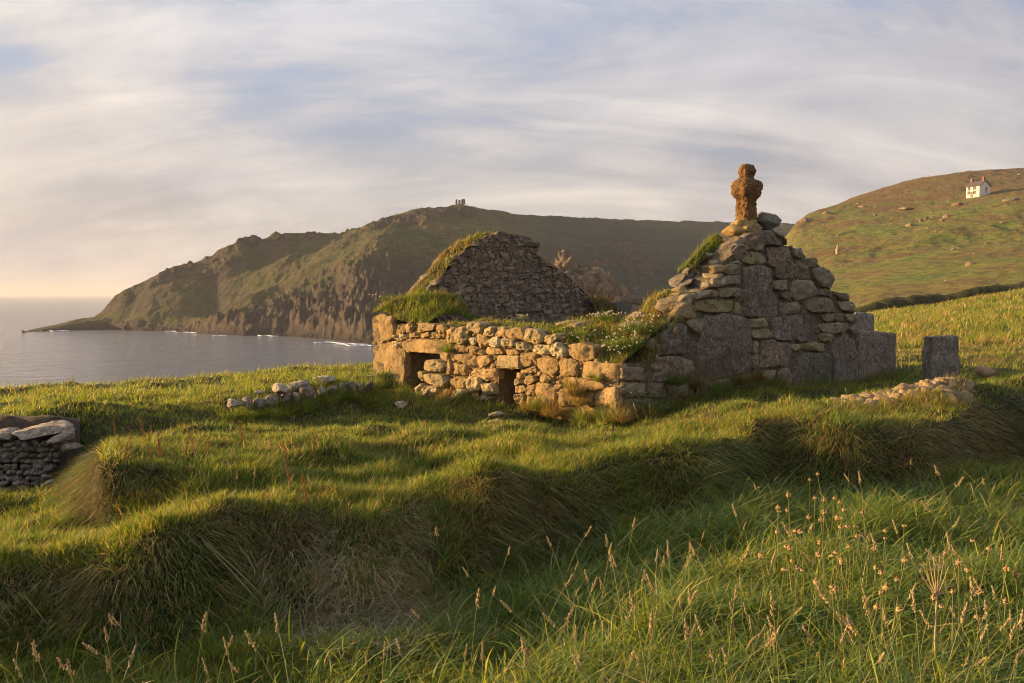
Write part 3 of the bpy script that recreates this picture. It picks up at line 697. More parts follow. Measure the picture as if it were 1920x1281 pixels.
chapel_base = np.array([1.2, 17.0, -1.95])
chapel = thing('chapel_ruin', chapel_base, 'roofless stone chapel ruin with two gables and a low golden side wall', 'ruin')
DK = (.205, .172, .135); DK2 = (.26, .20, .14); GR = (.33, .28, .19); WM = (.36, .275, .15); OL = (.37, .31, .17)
GST = [ # outline in survey pixels, colour, kind (s dressed slab / r rough)
 ([(1397,442),(1421,433),(1434,434),(1428,455),(1406,465),(1395,456)], DK2, 'r'),
 ([(1435,433),(1455,431),(1471,460),(1434,459),(1429,455)], DK, 'r'),
 ([(1411,462),(1426,457),(1436,462),(1432,470),(1418,470)], GR, 'r'),
 ([(1396,476),(1411,472),(1430,474),(1437,488),(1432,496),(1405,496),(1391,488)], OL, 'r'),
 ([(1439,462),(1472,462),(1488,471),(1491,522),(1456,522),(1455,503),(1441,498)], DK2, 's'),
 ([(1397,499),(1430,498),(1445,503),(1450,545),(1461,565),(1459,594),(1435,592),(1393,596),(1387,590),(1391,560),(1394,530)], DK, 's'),
 ([(1487,467),(1503,465),(1516,484),(1497,485),(1489,475)], GR, 'r'),
 ([(1505,487),(1518,484),(1530,484),(1538,491),(1532,499),(1512,500)], GR, 'r'),
 ([(1492,488),(1504,488),(1513,501),(1521,511),(1521,523),(1508,523),(1496,517)], GR, 'r'),
 ([(1524,504),(1546,501),(1560,516),(1566,531),(1562,541),(1538,536),(1526,519)], GR, 'r'),
 ([(1454,527),(1480,525),(1481,540),(1460,545),(1451,541)], GR, 'r'),
 ([(1486,526),(1523,525),(1530,534),(1532,553),(1518,558),(1495,563),(1485,556)], GR, 'r'),
 ([(1535,541),(1558,545),(1564,552),(1548,556),(1535,551)], DK2, 'r'),
 ([(1567,548),(1590,550),(1596,557),(1590,563),(1574,562)], DK2, 'r'),
 ([(1572,565),(1593,565),(1606,572),(1611,580),(1603,586),(1581,583)], GR, 'r'),
 ([(1513,563),(1548,557),(1558,563),(1568,582),(1562,587),(1525,586),(1515,577)], DK2, 'r'),
 ([(1464,567),(1497,567),(1505,573),(1502,583),(1490,587),(1464,590)], GR, 'r'),
 ([(1463,550),(1482,548),(1482,559),(1473,561),(1466,558)], DK2, 'r'),
 ([(1446,599),(1461,595),(1499,589),(1535,591),(1538,638),(1458,640),(1450,621)], DK, 's'),
 ([(1408,598),(1438,596),(1442,612),(1410,615)], OL, 'r'),
 ([(1411,618),(1443,617),(1450,633),(1413,635)], OL, 'r'),
 ([(1541,591),(1562,588),(1563,602),(1548,603)], GR, 'r'),
 ([(1565,588),(1582,588),(1583,601),(1565,602)], DK2, 'r'),
 ([(1585,588),(1605,590),(1608,601),(1590,603)], GR, 'r'),
 ([(1539,606),(1587,605),(1599,612),(1583,624),(1561,626),(1540,621)], GR, 'r'),
 ([(1539,625),(1556,624),(1567,631),(1560,641),(1540,639)], OL, 'r'),
 ([(1591,616),(1606,605),(1613,621),(1600,627)], GR, 'r'),
 ([(1423,638),(1452,638),(1456,643),(1485,644),(1486,684),(1437,692),(1423,684)], DK2, 's'),
 ([(1487,645),(1500,646),(1502,656),(1488,657)], OL, 'r'),
 ([(1504,646),(1527,642),(1552,645),(1556,653),(1545,660),(1523,658),(1506,655)], OL, 'r'),
 ([(1488,662),(1520,661),(1556,662),(1562,690),(1562,738),(1484,740),(1484,690)], DK, 's'),
 ([(1562,646),(1575,631),(1587,625),(1598,632),(1607,642),(1608,735),(1566,738)], DK, 's'),
 ([(1319,546),(1345,544),(1346,556),(1320,557)], WM, 'r'),
 ([(1349,540),(1391,540),(1391,556),(1350,557)], GR, 'r'),
 ([(1306,568),(1315,563),(1377,562),(1376,582),(1348,587),(1315,584),(1304,580)], OL, 'r'),
 ([(1379,567),(1387,568),(1387,590),(1378,589)], OL, 'r'),
 ([(1295,552),(1310,550),(1315,558),(1297,561)], GR, 'r'),
 ([(1275,574),(1290,565),(1302,577),(1305,595),(1280,602),(1262,603),(1268,588)], WM, 'r'),
 ([(1288,600),(1315,597),(1316,625),(1307,627),(1289,612)], GR, 'r'),
 ([(1259,607),(1283,604),(1290,616),(1309,629),(1307,662),(1226,666),(1241,635)], DK, 's'),
 ([(1222,670),(1280,669),(1303,677),(1304,702),(1285,716),(1212,714)], DK2, 's'),
 ([(1318,590),(1350,588),(1385,594),(1405,600),(1411,642),(1408,690),(1385,705),(1340,713),(1309,690),(1310,650),(1317,625)], DK, 's'),
 ([(1414,640),(1421,640),(1421,662),(1413,662)], GR, 'r'), ([(1413,664),(1421,665),(1420,689),(1411,690)], OL, 'r'),
 ([(1336,716),(1375,709),(1374,735),(1340,738)], GR, 'r'), ([(1427,696),(1456,694),(1456,717),(1430,722)], GR, 'r'),
 ([(1458,692),(1482,690),(1482,737),(1460,740)], DK2, 's'), ([(1380,710),(1404,704),(1424,698),(1426,722),(1384,728)], GR, 'r'),
 ([(1212,718),(1250,719),(1250,745),(1212,745)], DK2, 'r'), ([(1254,720),(1300,718),(1304,742),(1256,746)], GR, 'r'), ([(1306,706),(1332,716),(1334,738),(1308,738)], DK2, 'r'),
 ([(1353,509),(1369,493),(1391,493),(1394,511),(1369,514)], GR, 'r'),
 ([(1370,474),(1385,459),(1394,463),(1390,489),(1378,490),(1366,484)], DK2, 'r'),
 ([(1352,519),(1388,516),(1391,532),(1353,535)], GR, 'r'),
 ([(1335,522),(1350,521),(1350,538),(1335,539)], GR, 'r'),
 ([(1166,688),(1212,690),(1210,714),(1166,713)], DK2, 'r'), ([(1166,717),(1209,718),(1209,742),(1166,746)], GR, 'r'), ([(1166,750),(1230,748),(1230,785),(1166,788)], DK2, 'r'),
 ([(1456,436),(1463,440),(1478,457),(1474,460)], DK2, 'r'),
]
gcore = [(1165,686),(1213,689),(1224,664),(1240,634),(1258,604),(1270,586),(1290,562),(1296,551),(1318,545),(1334,538),(1335,522),(1352,518),(1353,505),(1366,484),(1380,460),(1396,456),(1397,444),(1420,433),(1455,431),(1474,460),(1503,467),(1518,486),(1536,492),(1545,503),(1560,518),(1562,545),(1590,552),(1603,572),(1606,590),(1610,604),(1612,800),(1165,830)]
mg = MB(); msl = MB()
wall_core(mg, gcore, A0, NG, .78, .06, (.15, .125, .08))
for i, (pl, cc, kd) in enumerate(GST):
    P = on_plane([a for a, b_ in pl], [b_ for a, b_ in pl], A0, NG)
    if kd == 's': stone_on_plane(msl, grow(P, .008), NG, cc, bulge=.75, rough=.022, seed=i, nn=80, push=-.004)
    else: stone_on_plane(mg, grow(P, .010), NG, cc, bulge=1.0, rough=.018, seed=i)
# chinking in the joints of both near walls
def chink(mb, core, stones, p0, nrm, n, col, s0, s1, seed, holes=()):
    rs = np.random.default_rng(seed); xs = [a for a, _ in core]; ys = [b_ for _, b_ in core]
    k = 0; t_ = 0
    while k < n and t_ < n*30:
        t_ += 1; q = (rs.uniform(min(xs), max(xs)), rs.uniform(min(ys), min(max(ys), 790)))
        if not inpoly(q, core) or any(inpoly(q, s_) for s_ in stones): continue
        c = on_plane(q[0], q[1], p0, nrm)-nrm*.06; r = rs.uniform(s0, s1)
        boulder(mb, c, (r*rs.uniform(.9, 1.7), r*.9, r*rs.uniform(.6, 1.0)), np.array(col)*rs.uniform(.7, 1.3), seed=int(rs.integers(1e6)), lod=2, rz=math.atan2(UD[1], UD[0]) if nrm is NG else math.atan2(WD[1], WD[0])); k += 1
chink(mg, gcore, [s_[0] for s_ in GST], A0, NG, 330, (.2, .17, .12), .02, .05, 5)
# broken top of the left slope: courses run through the thickness of the wall and catch the sun
def gp(px, py, back=0.0, up=0.0): return on_plane(px, py, A0, NG)+WD*back+np.array([0, 0, up])
def gpb(px, py, back=0.0, up=0.0): return on_plane(px, py, A0+WD*back, NG)+np.array([0, 0, up])
slope = [(1218,678),(1232,648),(1250,618),(1268,590),(1288,564),(1300,552),(1318,545),(1334,534),(1345,518),(1355,503),(1368,484),(1382,462),(1396,450),(1412,436)]
rs = np.random.default_rng(12)
for j in range(len(slope)-1):
    for back in (.12, .36, .60):
        for h_ in (0, 1):
            f = rs.uniform(0, 1); a_ = slope[j]; c_ = slope[j+1]
            q = gp(a_[0]*(1-f)+c_[0]*f, a_[1]*(1-f)+c_[1]*f, back+rs.uniform(-.06, .06), -.06-.16*h_)
            s_ = rs.uniform(.09, .17)
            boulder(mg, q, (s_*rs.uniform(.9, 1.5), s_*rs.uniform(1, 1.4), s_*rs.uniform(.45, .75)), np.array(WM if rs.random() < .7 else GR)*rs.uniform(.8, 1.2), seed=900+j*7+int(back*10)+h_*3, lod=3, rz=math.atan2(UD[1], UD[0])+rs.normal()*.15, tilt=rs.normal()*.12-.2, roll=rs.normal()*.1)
rzg = math.atan2(UD[1], UD[0])
# named lit boulders and slates of that slope
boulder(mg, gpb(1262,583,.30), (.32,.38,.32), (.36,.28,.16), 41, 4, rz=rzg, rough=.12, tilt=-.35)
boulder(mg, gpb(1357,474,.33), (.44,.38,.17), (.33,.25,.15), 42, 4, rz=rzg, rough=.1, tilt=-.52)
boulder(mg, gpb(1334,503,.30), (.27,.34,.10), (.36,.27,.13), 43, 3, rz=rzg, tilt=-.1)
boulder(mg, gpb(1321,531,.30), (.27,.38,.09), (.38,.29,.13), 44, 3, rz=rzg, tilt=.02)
for (qx, qy, bk, L_, tl) in [(1268,527,.66,.19,-.72),(1291,512,.62,.19,-.65),(1284,530,.5,.15,-.6),(1300,520,.5,.13,-.5)]:
    boulder(mg, gpb(qx,qy,bk), (L_,.18,.035), (.22,.19,.15), int(qx), 3, rz=rzg, tilt=tl, rough=.06)
for (qx, qy, bk, s_) in [(1262,600,.72,.16),(1240,622,.7,.18),(1290,572,.7,.13),(1225,655,.7,.15)]:
    boulder(mg, gp(qx,qy,bk,.02), (s_*1.3,s_,s_*.7), (.36,.28,.16), int(qx)+3, 3, rz=rzg)
# ragged right slope, also through the thickness
slope_r = [(1462,446),(1478,460),(1500,468),(1517,486),(1534,494),(1548,506),(1562,524),(1565,543),(1592,556),(1606,576),(1608,594)]
for j in range(len(slope_r)-1):
    for back in (.30, .58):
        a_ = slope_r[j]; c_ = slope_r[j+1]; f = rs.uniform(.2, .8)
        q = gp(a_[0]*(1-f)+c_[0]*f-8, a_[1]*(1-f)+c_[1]*f+6, back, -.05); s_ = rs.uniform(.10, .16)
        boulder(mg, q, (s_*1.3, s_*1.2, s_*.6), GR, seed=1200+j*5+int(back*10), lod=3, rz=rzg+rs.normal()*.2)
# apex stones that carry the cross
boulder(mg, gpb(1436,416,.22), (.27,.27,.20), (.20,.19,.15), 61, 4, rz=rzg, rough=.14)
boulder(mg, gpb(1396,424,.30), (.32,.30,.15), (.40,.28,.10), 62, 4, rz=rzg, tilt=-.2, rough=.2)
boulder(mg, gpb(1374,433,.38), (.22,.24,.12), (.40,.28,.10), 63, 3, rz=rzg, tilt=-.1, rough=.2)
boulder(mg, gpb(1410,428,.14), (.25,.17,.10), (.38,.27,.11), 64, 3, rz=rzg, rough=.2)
gw = mg.build('gable_wall', m_gable, chapel); msl.build('dressed_slab', m_slab, gw)

# ---------------------------------------------------------------- wayside cross on the apex
cr = MB(); H_ = [(416,26),(408,24.5),(398,24),(388,23),(380,23),(374,26),(367,33),(360,35),(354,36),(348,35.5),(342,32),(338.5,24),(336,18.5),(332,19),(325,21.5),(319,20),(314,16.5),(311,12),(309.5,5)]
CB = gpb(1399, 414, .30); px_m = CB[1]/F
ang = np.linspace(0, 2*np.pi, 72, endpoint=False)
Vc = []
for (py, w_) in H_:
    zz = CB[2]+(414-py)*px_m*1.0
    hw = w_*px_m; e = 4.0
    # section: a rounded block turned with the gable; arms reach along the gable, body stays thick
    ax = hw*.76 if 334 < py < 372 else hw*.68; ay = hw*.62
    cxs = np.cos(ang); sns = np.sin(ang); rr_ = (np.abs(cxs)**e+np.abs(sns)**e)**(-1/e)
    x_ = ax*rr_*cxs; y_ = ay*rr_*sns
    Vc.append(np.stack([x_, y_, np.full_like(x_, zz)], 1))
nr_, nn_ = len(Vc), 72
# densify over height
VV = np.array(Vc); ti = np.linspace(0, nr_-1, 90); lo = np.floor(ti).astype(int).clip(0, nr_-2); fr = (ti-lo)[:, None, None]
VV = VV[lo]*(1-fr)+VV[lo+1]*fr
P = VV.reshape(-1, 3).copy()
rad = np.stack([P[:, 0], P[:, 1], 0*P[:, 0]], 1); rad /= (np.linalg.norm(rad, axis=1, keepdims=True)+1e-6)
P += rad*(fbm(P*9+3, 7, 4)*.035+fbm(P*30, 8, 3)*.028)[:, None]
# worn hollow where the arms meet the head
P = P@rotz(rzg).T
P[:, :2] += CB[:2]
i = np.arange(72); j = (i+1) % 72
fq = np.concatenate([np.stack([k*72+i, k*72+j, (k+1)*72+j, (k+1)*72+i], 1) for k in range(89)])
top = P[-72:].mean(0)+np.array([0, 0, .01]); P = np.concatenate([P, [top]])
ft = np.stack([89*72+i, 89*72+j, np.full(72, 90*72)], 1)
cr.add(P, [fq, ft], (.215, .115, .042))
tag(cr.build('cross', m_cross, chapel), 'short worn granite cross crusted with orange lichen')

# ---------------------------------------------------------------- corner block at the right and stub of the rear wall
def hewn(mb, corners_px, p0, nrm, thick, col, seed=0, amp=.012, n=22, top_tilt=0):
    """dressed block: front quad on the face (bl, br, tr, tl) carried back by thick"""
    Q = on_plane([c_[0] for c_ in corners_px], [c_[1] for c_ in corners_px], p0, nrm)
    b = -nrm*thick; C8 = np.array([Q[0], Q[1], Q[2], Q[3], Q[0]+b, Q[1]+b, Q[2]+b, Q[3]+b])
    import bmesh
    bm = bmesh.new(); vs = [bm.verts.new(c_) for c_ in C8]
    for f in ((0,1,2,3),(5,4,7,6),(1,5,6,2),(4,0,3,7),(3,2,6,7),(4,5,1,0)): bm.faces.new([vs[i] for i in f])
    bmesh.ops.bevel(bm, geom=bm.edges[:], offset=.022, segments=2, affect='EDGES')
    bmesh.ops.triangulate(bm, faces=bm.faces[:])
    for _ in range(6):
        ed = [e for e in bm.edges if e.calc_length() > .07]
        if not ed: break
        bmesh.ops.subdivide_edges(bm, edges=ed, cuts=1); bmesh.ops.triangulate(bm, faces=[f for f in bm.faces if len(f.verts) > 3])
    bmesh.ops.recalc_face_normals(bm, faces=bm.faces); bm.normal_update(); bm.verts.index_update()
    v = np.array([x.co[:] for x in bm.verts]); vn = np.array([x.normal[:] for x in bm.verts]); f = np.array([[q.index for q in p.verts] for p in bm.faces]); bm.free()
    v = v+vn*(fbm(v*4+seed, seed, 4)*amp*1.8+fbm(v*18, seed+4, 3)*amp*.7)[:, None]
    mb.add(v, [f], col)
hb = MB(); hewn(hb, [(1610,762),(1679,748),(1681,626),(1610,620)], A0, NG, .42, (.26, .21, .165), 5, .024)
tag(hb.build('corner_block', m_grey, chapel), 'tall flat topped upright block at the end of the near gable')
hb = MB(); Bp = gp(1609, 640, 1.2); hewn(hb, [(1606,640),(1640,640),(1640,589),(1606,586)], Bp, NG, .5, (.30, .26, .21), 9, .022)
hb.build('wall_stub', m_grey, chapel)

# ---------------------------------------------------------------- side wall, sunlit
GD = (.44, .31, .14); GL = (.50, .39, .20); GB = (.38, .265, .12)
SST = [
 ([(695,594),(712,590),(737,593),(739,615),(739,636),(718,641),(697,641)],GB,0),
 ([(696,643),(737,643),(755,656),(757,665),(757,722),(744,735),(697,735)],GD,0),
 ([(742,610),(759,610),(759,623),(742,625)],GB,0),([(760,611),(770,606),(775,611),(771,623),(761,624)],GB,0),
 ([(776,612),(793,607),(816,608),(813,620),(800,620),(786,625),(775,622)],GD,0),([(817,611),(832,609),(837,616),(833,623),(817,623)],GD,0),
 ([(741,628),(756,626),(766,630),(760,637),(742,638)],GL,0),([(767,627),(780,624),(784,632),(767,635)],GB,0),([(788,625),(805,623),(805,631),(788,633)],GD,0),
 ([(806,625),(817,624),(818,634),(807,634)],GB,0),([(819,626),(832,625),(831,633),(820,634)],GD,0),([(833,621),(851,617),(855,626),(851,643),(835,643)],GD,0),
 ([(736,641),(750,642),(749,653),(738,653)],GL,0),
 ([(857,619),(869,614),(880,617),(879,636),(872,645),(857,645)],GL,.02),([(880,607),(891,604),(908,606),(906,623),(895,622),(881,617)],GL,.04),
 ([(910,617),(930,613),(930,621),(925,631),(911,630)],GL,.02),([(932,615),(948,614),(948,632),(932,631)],GD,0),
 ([(951,620),(969,616),(977,613),(983,620),(985,636),(967,636),(952,631)],GD,.02),([(989,618),(997,617),(1014,621),(1022,631),(1019,642),(1000,642),(990,637)],GL,.03),
 ([(882,635),(894,635),(894,646),(883,647)],(.55,.5,.33),.02),([(897,626),(910,631),(916,640),(914,649),(902,650),(896,638)],GD,0),
 ([(920,637),(932,634),(940,640),(936,650),(921,648)],(.55,.5,.33),.02),([(943,638),(958,634),(970,640),(966,650),(944,648)],(.52,.44,.24),.03),
 ([(970,646),(981,641),(994,645),(996,655),(984,658),(971,652)],(.52,.44,.24),.03),([(1002,657),(1012,645),(1035,650),(1035,664),(1015,664)],(.55,.46,.26),.04),
 ([(1037,650),(1050,644),(1061,655),(1060,668),(1045,668),(1038,660)],(.55,.47,.28),.04),([(1021,640),(1029,629),(1046,625),(1049,635),(1038,646)],GL,.02),
 ([(855,647),(877,648),(876,661),(855,660)],GD,0),([(879,648),(911,650),(912,666),(880,665)],GB,0),([(913,651),(940,654),(943,662),(938,664),(914,664)],GD,0),
 ([(946,655),(970,657),(976,664),(952,666)],GB,0),([(977,664),(1002,662),(1007,670),(1005,683),(977,688)],GD,0),
 ([(852,664),(895,667),(897,690),(886,690),(877,681),(854,674)],GD,0),([(897,668),(919,667),(922,678),(903,690),(897,688)],GD,0),
 ([(891,695),(932,691),(932,713),(910,714),(892,706)],GD,0),([(850,680),(878,685),(876,702),(850,701)],GD,0),
 ([(825,662),(850,660),(851,674),(842,676),(826,674)],GD,0),
 ([(805,682),(817,674),(831,677),(840,686),(836,697),(817,695),(806,693)],GL,.12),([(842,680),(850,677),(850,701),(843,700)],GD,.06),
 ([(795,697),(804,696),(806,710),(800,712)],(.5,.42,.2),.14),([(806,700),(821,702),(840,704),(845,712),(842,724),(831,724),(817,720),(807,714)],(.52,.42,.22),.14),
 ([(847,716),(857,708),(875,706),(878,725),(862,729),(849,728)],GD,.05),([(879,714),(887,707),(902,709),(907,719),(904,731),(895,734),(880,727)],GL,.06),
 ([(910,720),(925,718),(930,726),(928,738),(912,740)],GL,.03),([(857,740),(864,731),(878,730),(884,736),(875,743),(860,750)],(.55,.48,.26),.1),
 ([(903,744),(917,739),(922,748),(908,752)],GL,.05),([(792,726),(800,720),(806,726),(805,742),(796,743)],(.5,.42,.2),.15),
 ([(805,730),(816,725),(830,724),(831,733),(820,743),(807,746)],(.52,.44,.25),.15),([(814,774),(817,752),(829,752),(829,775)],GD,.1),([(798,746),(808,746),(809,764),(802,756)],GL,.12),
 ([(835,732),(846,731),(848,744),(834,745)],GB,.05),([(886,738),(900,737),(900,750),(884,750)],GB,.02),
 ([(1007,672),(1037,672),(1046,677),(1046,692),(1038,704),(1025,700),(1008,690)],GB,0),([(1050,674),(1070,674),(1083,678),(1083,706),(1052,703)],GD,0),
 ([(1087,679),(1113,679),(1142,682),(1162,684),(1161,712),(1156,724),(1138,716),(1108,710),(1087,705)],GD,0),
 ([(1068,655),(1078,647),(1090,644),(1114,650),(1112,673),(1088,675),(1070,668)],GB,.02),
 ([(1041,713),(1059,707),(1106,711),(1131,719),(1137,728),(1112,732),(1085,731),(1050,726)],GB,0),
 ([(1007,718),(1029,718),(1042,730),(1037,758),(1016,756),(1006,735)],GB,0),([(1050,733),(1077,730),(1088,750),(1075,760),(1047,760)],GD,0),
 ([(1089,735),(1112,735),(1114,760),(1093,765)],GB,0),([(1128,740),(1142,724),(1157,729),(1161,755),(1160,782),(1131,784)],GD,.02),
 ([(971,700),(985,699),(984,708),(972,709)],GD,.02),([(968,711),(979,710),(980,720),(969,722)],GL,.02),([(983,707),(1003,704),(1004,716),(984,720)],GD,0),
 ([(969,724),(985,722),(984,735),(970,738)],GD,.02),([(988,723),(1003,721),(1002,740),(989,742)],GB,0),([(970,740),(985,738),(983,758),(970,758)],GL,.02),([(976,693),(1003,690),(1004,700),(977,699)],GD,0),
 ([(1008,703),(1030,706),(1034,714),(1010,715)],GD,0),([(1088,766),(1126,763),(1126,786),(1090,786)],GB,0),([(1045,763),(1084,765),(1082,784),(1046,780)],GD,0),([(988,745),(1008,744),(1012,760),(990,764)],GB,0),
 ([(1118,738),(1127,735),(1126,760),(1117,760)],GB,0),([(1052,690),(1052,690),(1052,691)],GB,0),
]
SST = SST[:-1]
score = [(696,594),(737,592),(742,608),(770,606),(800,607),(835,610),(857,617),(870,613),(882,606),(905,605),(912,615),(975,614),(990,618),(1018,622),(1030,630),(1050,628),(1055,645),(1062,652),(1090,645),(1114,650),(1118,677),(1163,685),(1163,800),(972,780),(972,693),(932,691),(932,780),(905,775),(830,800),(822,700),(826,664),(757,659),(758,775),(697,770)]
ms_ = MB()
wall_core(ms_, score, A0, NS, .80, .06, (.17, .125, .07))  # core colour darkened: shade of jambs and joints is painted into it
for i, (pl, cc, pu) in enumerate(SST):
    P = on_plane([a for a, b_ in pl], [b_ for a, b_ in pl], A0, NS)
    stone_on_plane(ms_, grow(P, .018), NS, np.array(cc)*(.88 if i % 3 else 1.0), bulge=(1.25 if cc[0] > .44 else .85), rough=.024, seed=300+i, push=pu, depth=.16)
chink(ms_, score, [s_[0] for s_ in SST]+[[(752,642),(831,636),(848,650),(828,664),(756,657)],[(931,668),(973,667),(974,691),(932,690)]], A0, NS, 520, GB, .025, .06, 8)
sw = ms_.build('side_wall', m_side, chapel)
hb = MB(); stone_on_plane(hb, on_plane([752,784,831,849,849,828,756], [641,636,637,646,657,665,658], A0, NS), NS, GD, .9, .014, 771, 72)
tag(hb.build('lintel', m_side, chapel), 'long rough lintel over the doorway')
hb = MB(); hewn(hb, [(932,689),(974,692),(973,667),(931,667)], A0+NS*.05, NS, .5, (.42, .33, .17), 12, .01)
tag(hb.build('lintel', m_side, chapel), 'squared block lintel over the small opening')
# no masonry inside the two openings; the darkened core colour paints their shade
# capstones and turf on the wall top are added with the vegetation

# ---------------------------------------------------------------- far gable and rear wall: coursed rubble
fout = [(770,640),(776,602),(782,582),(795,560),(808,540),(826,520),(846,503),(852,486),(872,470),(890,460),(900,449),(918,442),(945,438),(972,440),(996,447),(1004,460),(1008,479),(1030,492),(1052,508),(1075,528),(1098,552),(1118,568),(1150,582),(1160,600),(1165,760),(770,760)]
def rubble_fill(mb, outline, p0, nrm, col, h0, h1, w0, w1, seed, ymax, lit=1.0):
    rs = np.random.default_rng(seed); P = on_plane([a for a, _ in outline], [b_ for _, b_ in outline], p0, nrm)
    u = np.cross([0, 0, 1.], nrm); c0 = P.mean(0); O2 = [((p-c0)@u, p[2]) for p in P]
    us = [a for a, _ in O2]; vs = [b_ for _, b_ in O2]; v = ymax
    while v < max(vs):
        h = rs.uniform(h0, h1); x = min(us)-rs.uniform(0, w1)
        while x < max(us):
            w_ = rs.uniform(w0, w1)*(1.4 if rs.random() < .15 else 1)
            cx_, cy_ = x+w_/2, v+h/2+.03*math.sin(x*3)
            if inpoly((cx_, cy_), O2):
                j_ = rs.normal(size=(6, 2))*.026; g_ = .012
                q = np.array([(x+g_, cy_-h/2+g_), (x+w_/2, cy_-h/2+g_*.5), (x+w_-g_, cy_-h/2+g_), (x+w_-g_, cy_+h/2-g_), (x+w_/2, cy_+h/2-g_*.4), (x+g_, cy_+h/2-g_)])+j_
                P3 = c0+q[:, :1]*u+np.array([0, 0, 1.])*(q[:, 1:2]-c0[2])
                stone_on_plane(mb, P3, nrm, np.array(col)*rs.uniform(.75, 1.35), bulge=rs.uniform(.4, 1.1), rough=.018, seed=int(rs.integers(1e5)), nn=22, push=rs.normal()*.012, depth=.08)
            x += w_
        v += h*.97
mf = MB(); wall_core(mf, fout, FG0, NG, .8, .012, (.18, .145, .11), grid=.06)
rubble_fill(mf, fout, FG0, NG, (.27, .215, .16), .055, .15, .07, .26, 3, -1.6)
def fp(px, py, back=0.0, up=0.0): return on_plane(px, py, FG0, NG)+WD*back+np.array([0, 0, up])
fsl = [(782,580),(800,552),(826,520),(850,490),(872,470),(900,452),(922,443)]
rs = np.random.default_rng(77)
for j in range(len(fsl)-1):
    for back in (.05, .32, .6):
        f = rs.uniform(0, 1); s_ = rs.uniform(.08, .15)
        q = fp(fsl[j][0]*(1-f)+fsl[j+1][0]*f, fsl[j][1]*(1-f)+fsl[j+1][1]*f, back, -.03)
        boulder(mf, q, (s_*1.4, s_*1.2, s_*.5), (.34, .26, .16), 2100+j*9+int(back*10), 3, rz=rzg+rs.normal()*.2, tilt=-.4)
for (x_, y_, s_) in [(925,441,.13),(948,440,.16),(975,446,.18),(994,457,.26),(965,444,.12)]:
    boulder(mf, fp(x_, y_, .2, 0), (s_*1.5, s_*1.3, s_*.5), (.19, .165, .13), int(x_), 3, rz=rzg+rs.normal()*.2)
for (x_, y_) in [(1010,484),(1030,494),(1052,510),(1075,530),(1100,554),(1122,572),(1140,582)]:
    boulder(mf, fp(x_, y_, rs.uniform(.1, .6), -.02), (.19, .16, .08), (.15, .13, .11), int(x_), 3, rz=rzg, tilt=.4)
for (x_, y_, s_) in [(1148,577,.2),(1150,596,.24),(1135,602,.2),(1120,600,.2)]:
    boulder(mf, fp(x_, y_, -.35, 0), (s_*1.9, s_*1.5, s_*.8), (.2, .175, .15), int(x_)+9, 3, rz=rzg+.3, tilt=.25)
mf.build('gable_wall', m_rubble, chapel)
# rear side wall, mostly out of sight behind the near gable
mr = MB(); Rp = A0+UD*5.85; Rq = [Rp+WD*.7, Rp+WD*6.6]
h_a, h_b = -.75, -.62
bm_pts = np.array([Rq[0], Rq[1]])
nn = 60
for s_ in (0, 1):
    pass
tt_ = np.linspace(0, 1, nn); prof = [(0, -2.4), (0, -1.6), (0.02, h_a), (.35, h_a+.07), (.7, h_a), (.72, -2.4)]
V = []
for o_, zt in prof:
    p = Rq[0][None]*(1-tt_[:, None])+Rq[1][None]*tt_[:, None]+UD*o_; p[:, 2] = zt
    p += (fbm(p*3, 9, 3)*.08)[:, None]*np.array([1, 1, .8]); V.append(p)
mr.add(np.concatenate(V), [grid_faces(len(prof), nn)], (.2, .17, .13))
rs = np.random.default_rng(31)
for k in range(90):
    f = rs.random(); p = Rq[0]*(1-f)+Rq[1]*f+UD*.02; p[2] = rs.uniform(-2.0, -.78)
    boulder(mr, p, (.13, .19, .09), np.array((.24, .2, .15))*rs.uniform(.7, 1.3), 5000+k, 2, rz=rzg)
mr.build('rear_wall', m_rubble, chapel)
# ================================================================ grass
m_blade = blade_mat('grass_blades', .45, .5)
m_dry = blade_mat('dry_grass', .25, .7)
def lerp(a, b, t): return a+(b-a)*t
PAL = {'green': (.115, .165, .026), 'deep': (.072, .125, .026), 'lime': (.24, .255, .034), 'straw': (.36, .27, .13), 'brown': (.17, .115, .05), 'rust': (.27, .15, .055), 'blue': (.115, .19, .064), 'pale': (.42, .36, .24)}
PALA = {k_: np.array(v_)*1.14 for k_, v_ in PAL.items()}
def blades(mb, P, up, L, w, lean, col, rng, segs=2, tipcol=None):
    """flat tapering leaves: P roots, up growth direction, lean horizontal pull growing towards the tip"""
    n = len(P)
    az = rng.uniform(0, 2*np.pi, n); wd = np.stack([np.cos(az), np.sin(az), 0*az], 1)
    V = []; cols = []
    if tipcol is None: tipcol = col
    for s_ in range(segs+1):
        t_ = s_/segs
        c = P+up*(L*(t_-.12*t_*t_))[:, None]+lean*(L*t_*t_)[:, None]
        cc = col*(1-t_)+tipcol*t_
        if s_ == segs: V.append(c[:, None, :]); cols.append(cc[:, None, :])
        else:
            ww = (w*(1-.35*t_))[:, None]*wd*.5
            V.append((c-ww)[:, None, :]); V.append((c+ww)[:, None, :]); cols += [cc[:, None, :]]*2
    V = np.concatenate(V, 1); C_ = np.concatenate(cols, 1); k = V.shape[1]
    base = np.arange(n)[:, None]*k
    q = []
    for s_ in range(segs-1): q.append(base+np.array([[2*s_, 2*s_+1, 2*s_+3, 2*s_+2]]))
    t3 = base+np.array([[k-3, k-2, k-1]])
    mb.add(V.reshape(-1, 3), ([np.concatenate(q)] if q else [])+[t3], C_.reshape(-1, 3))
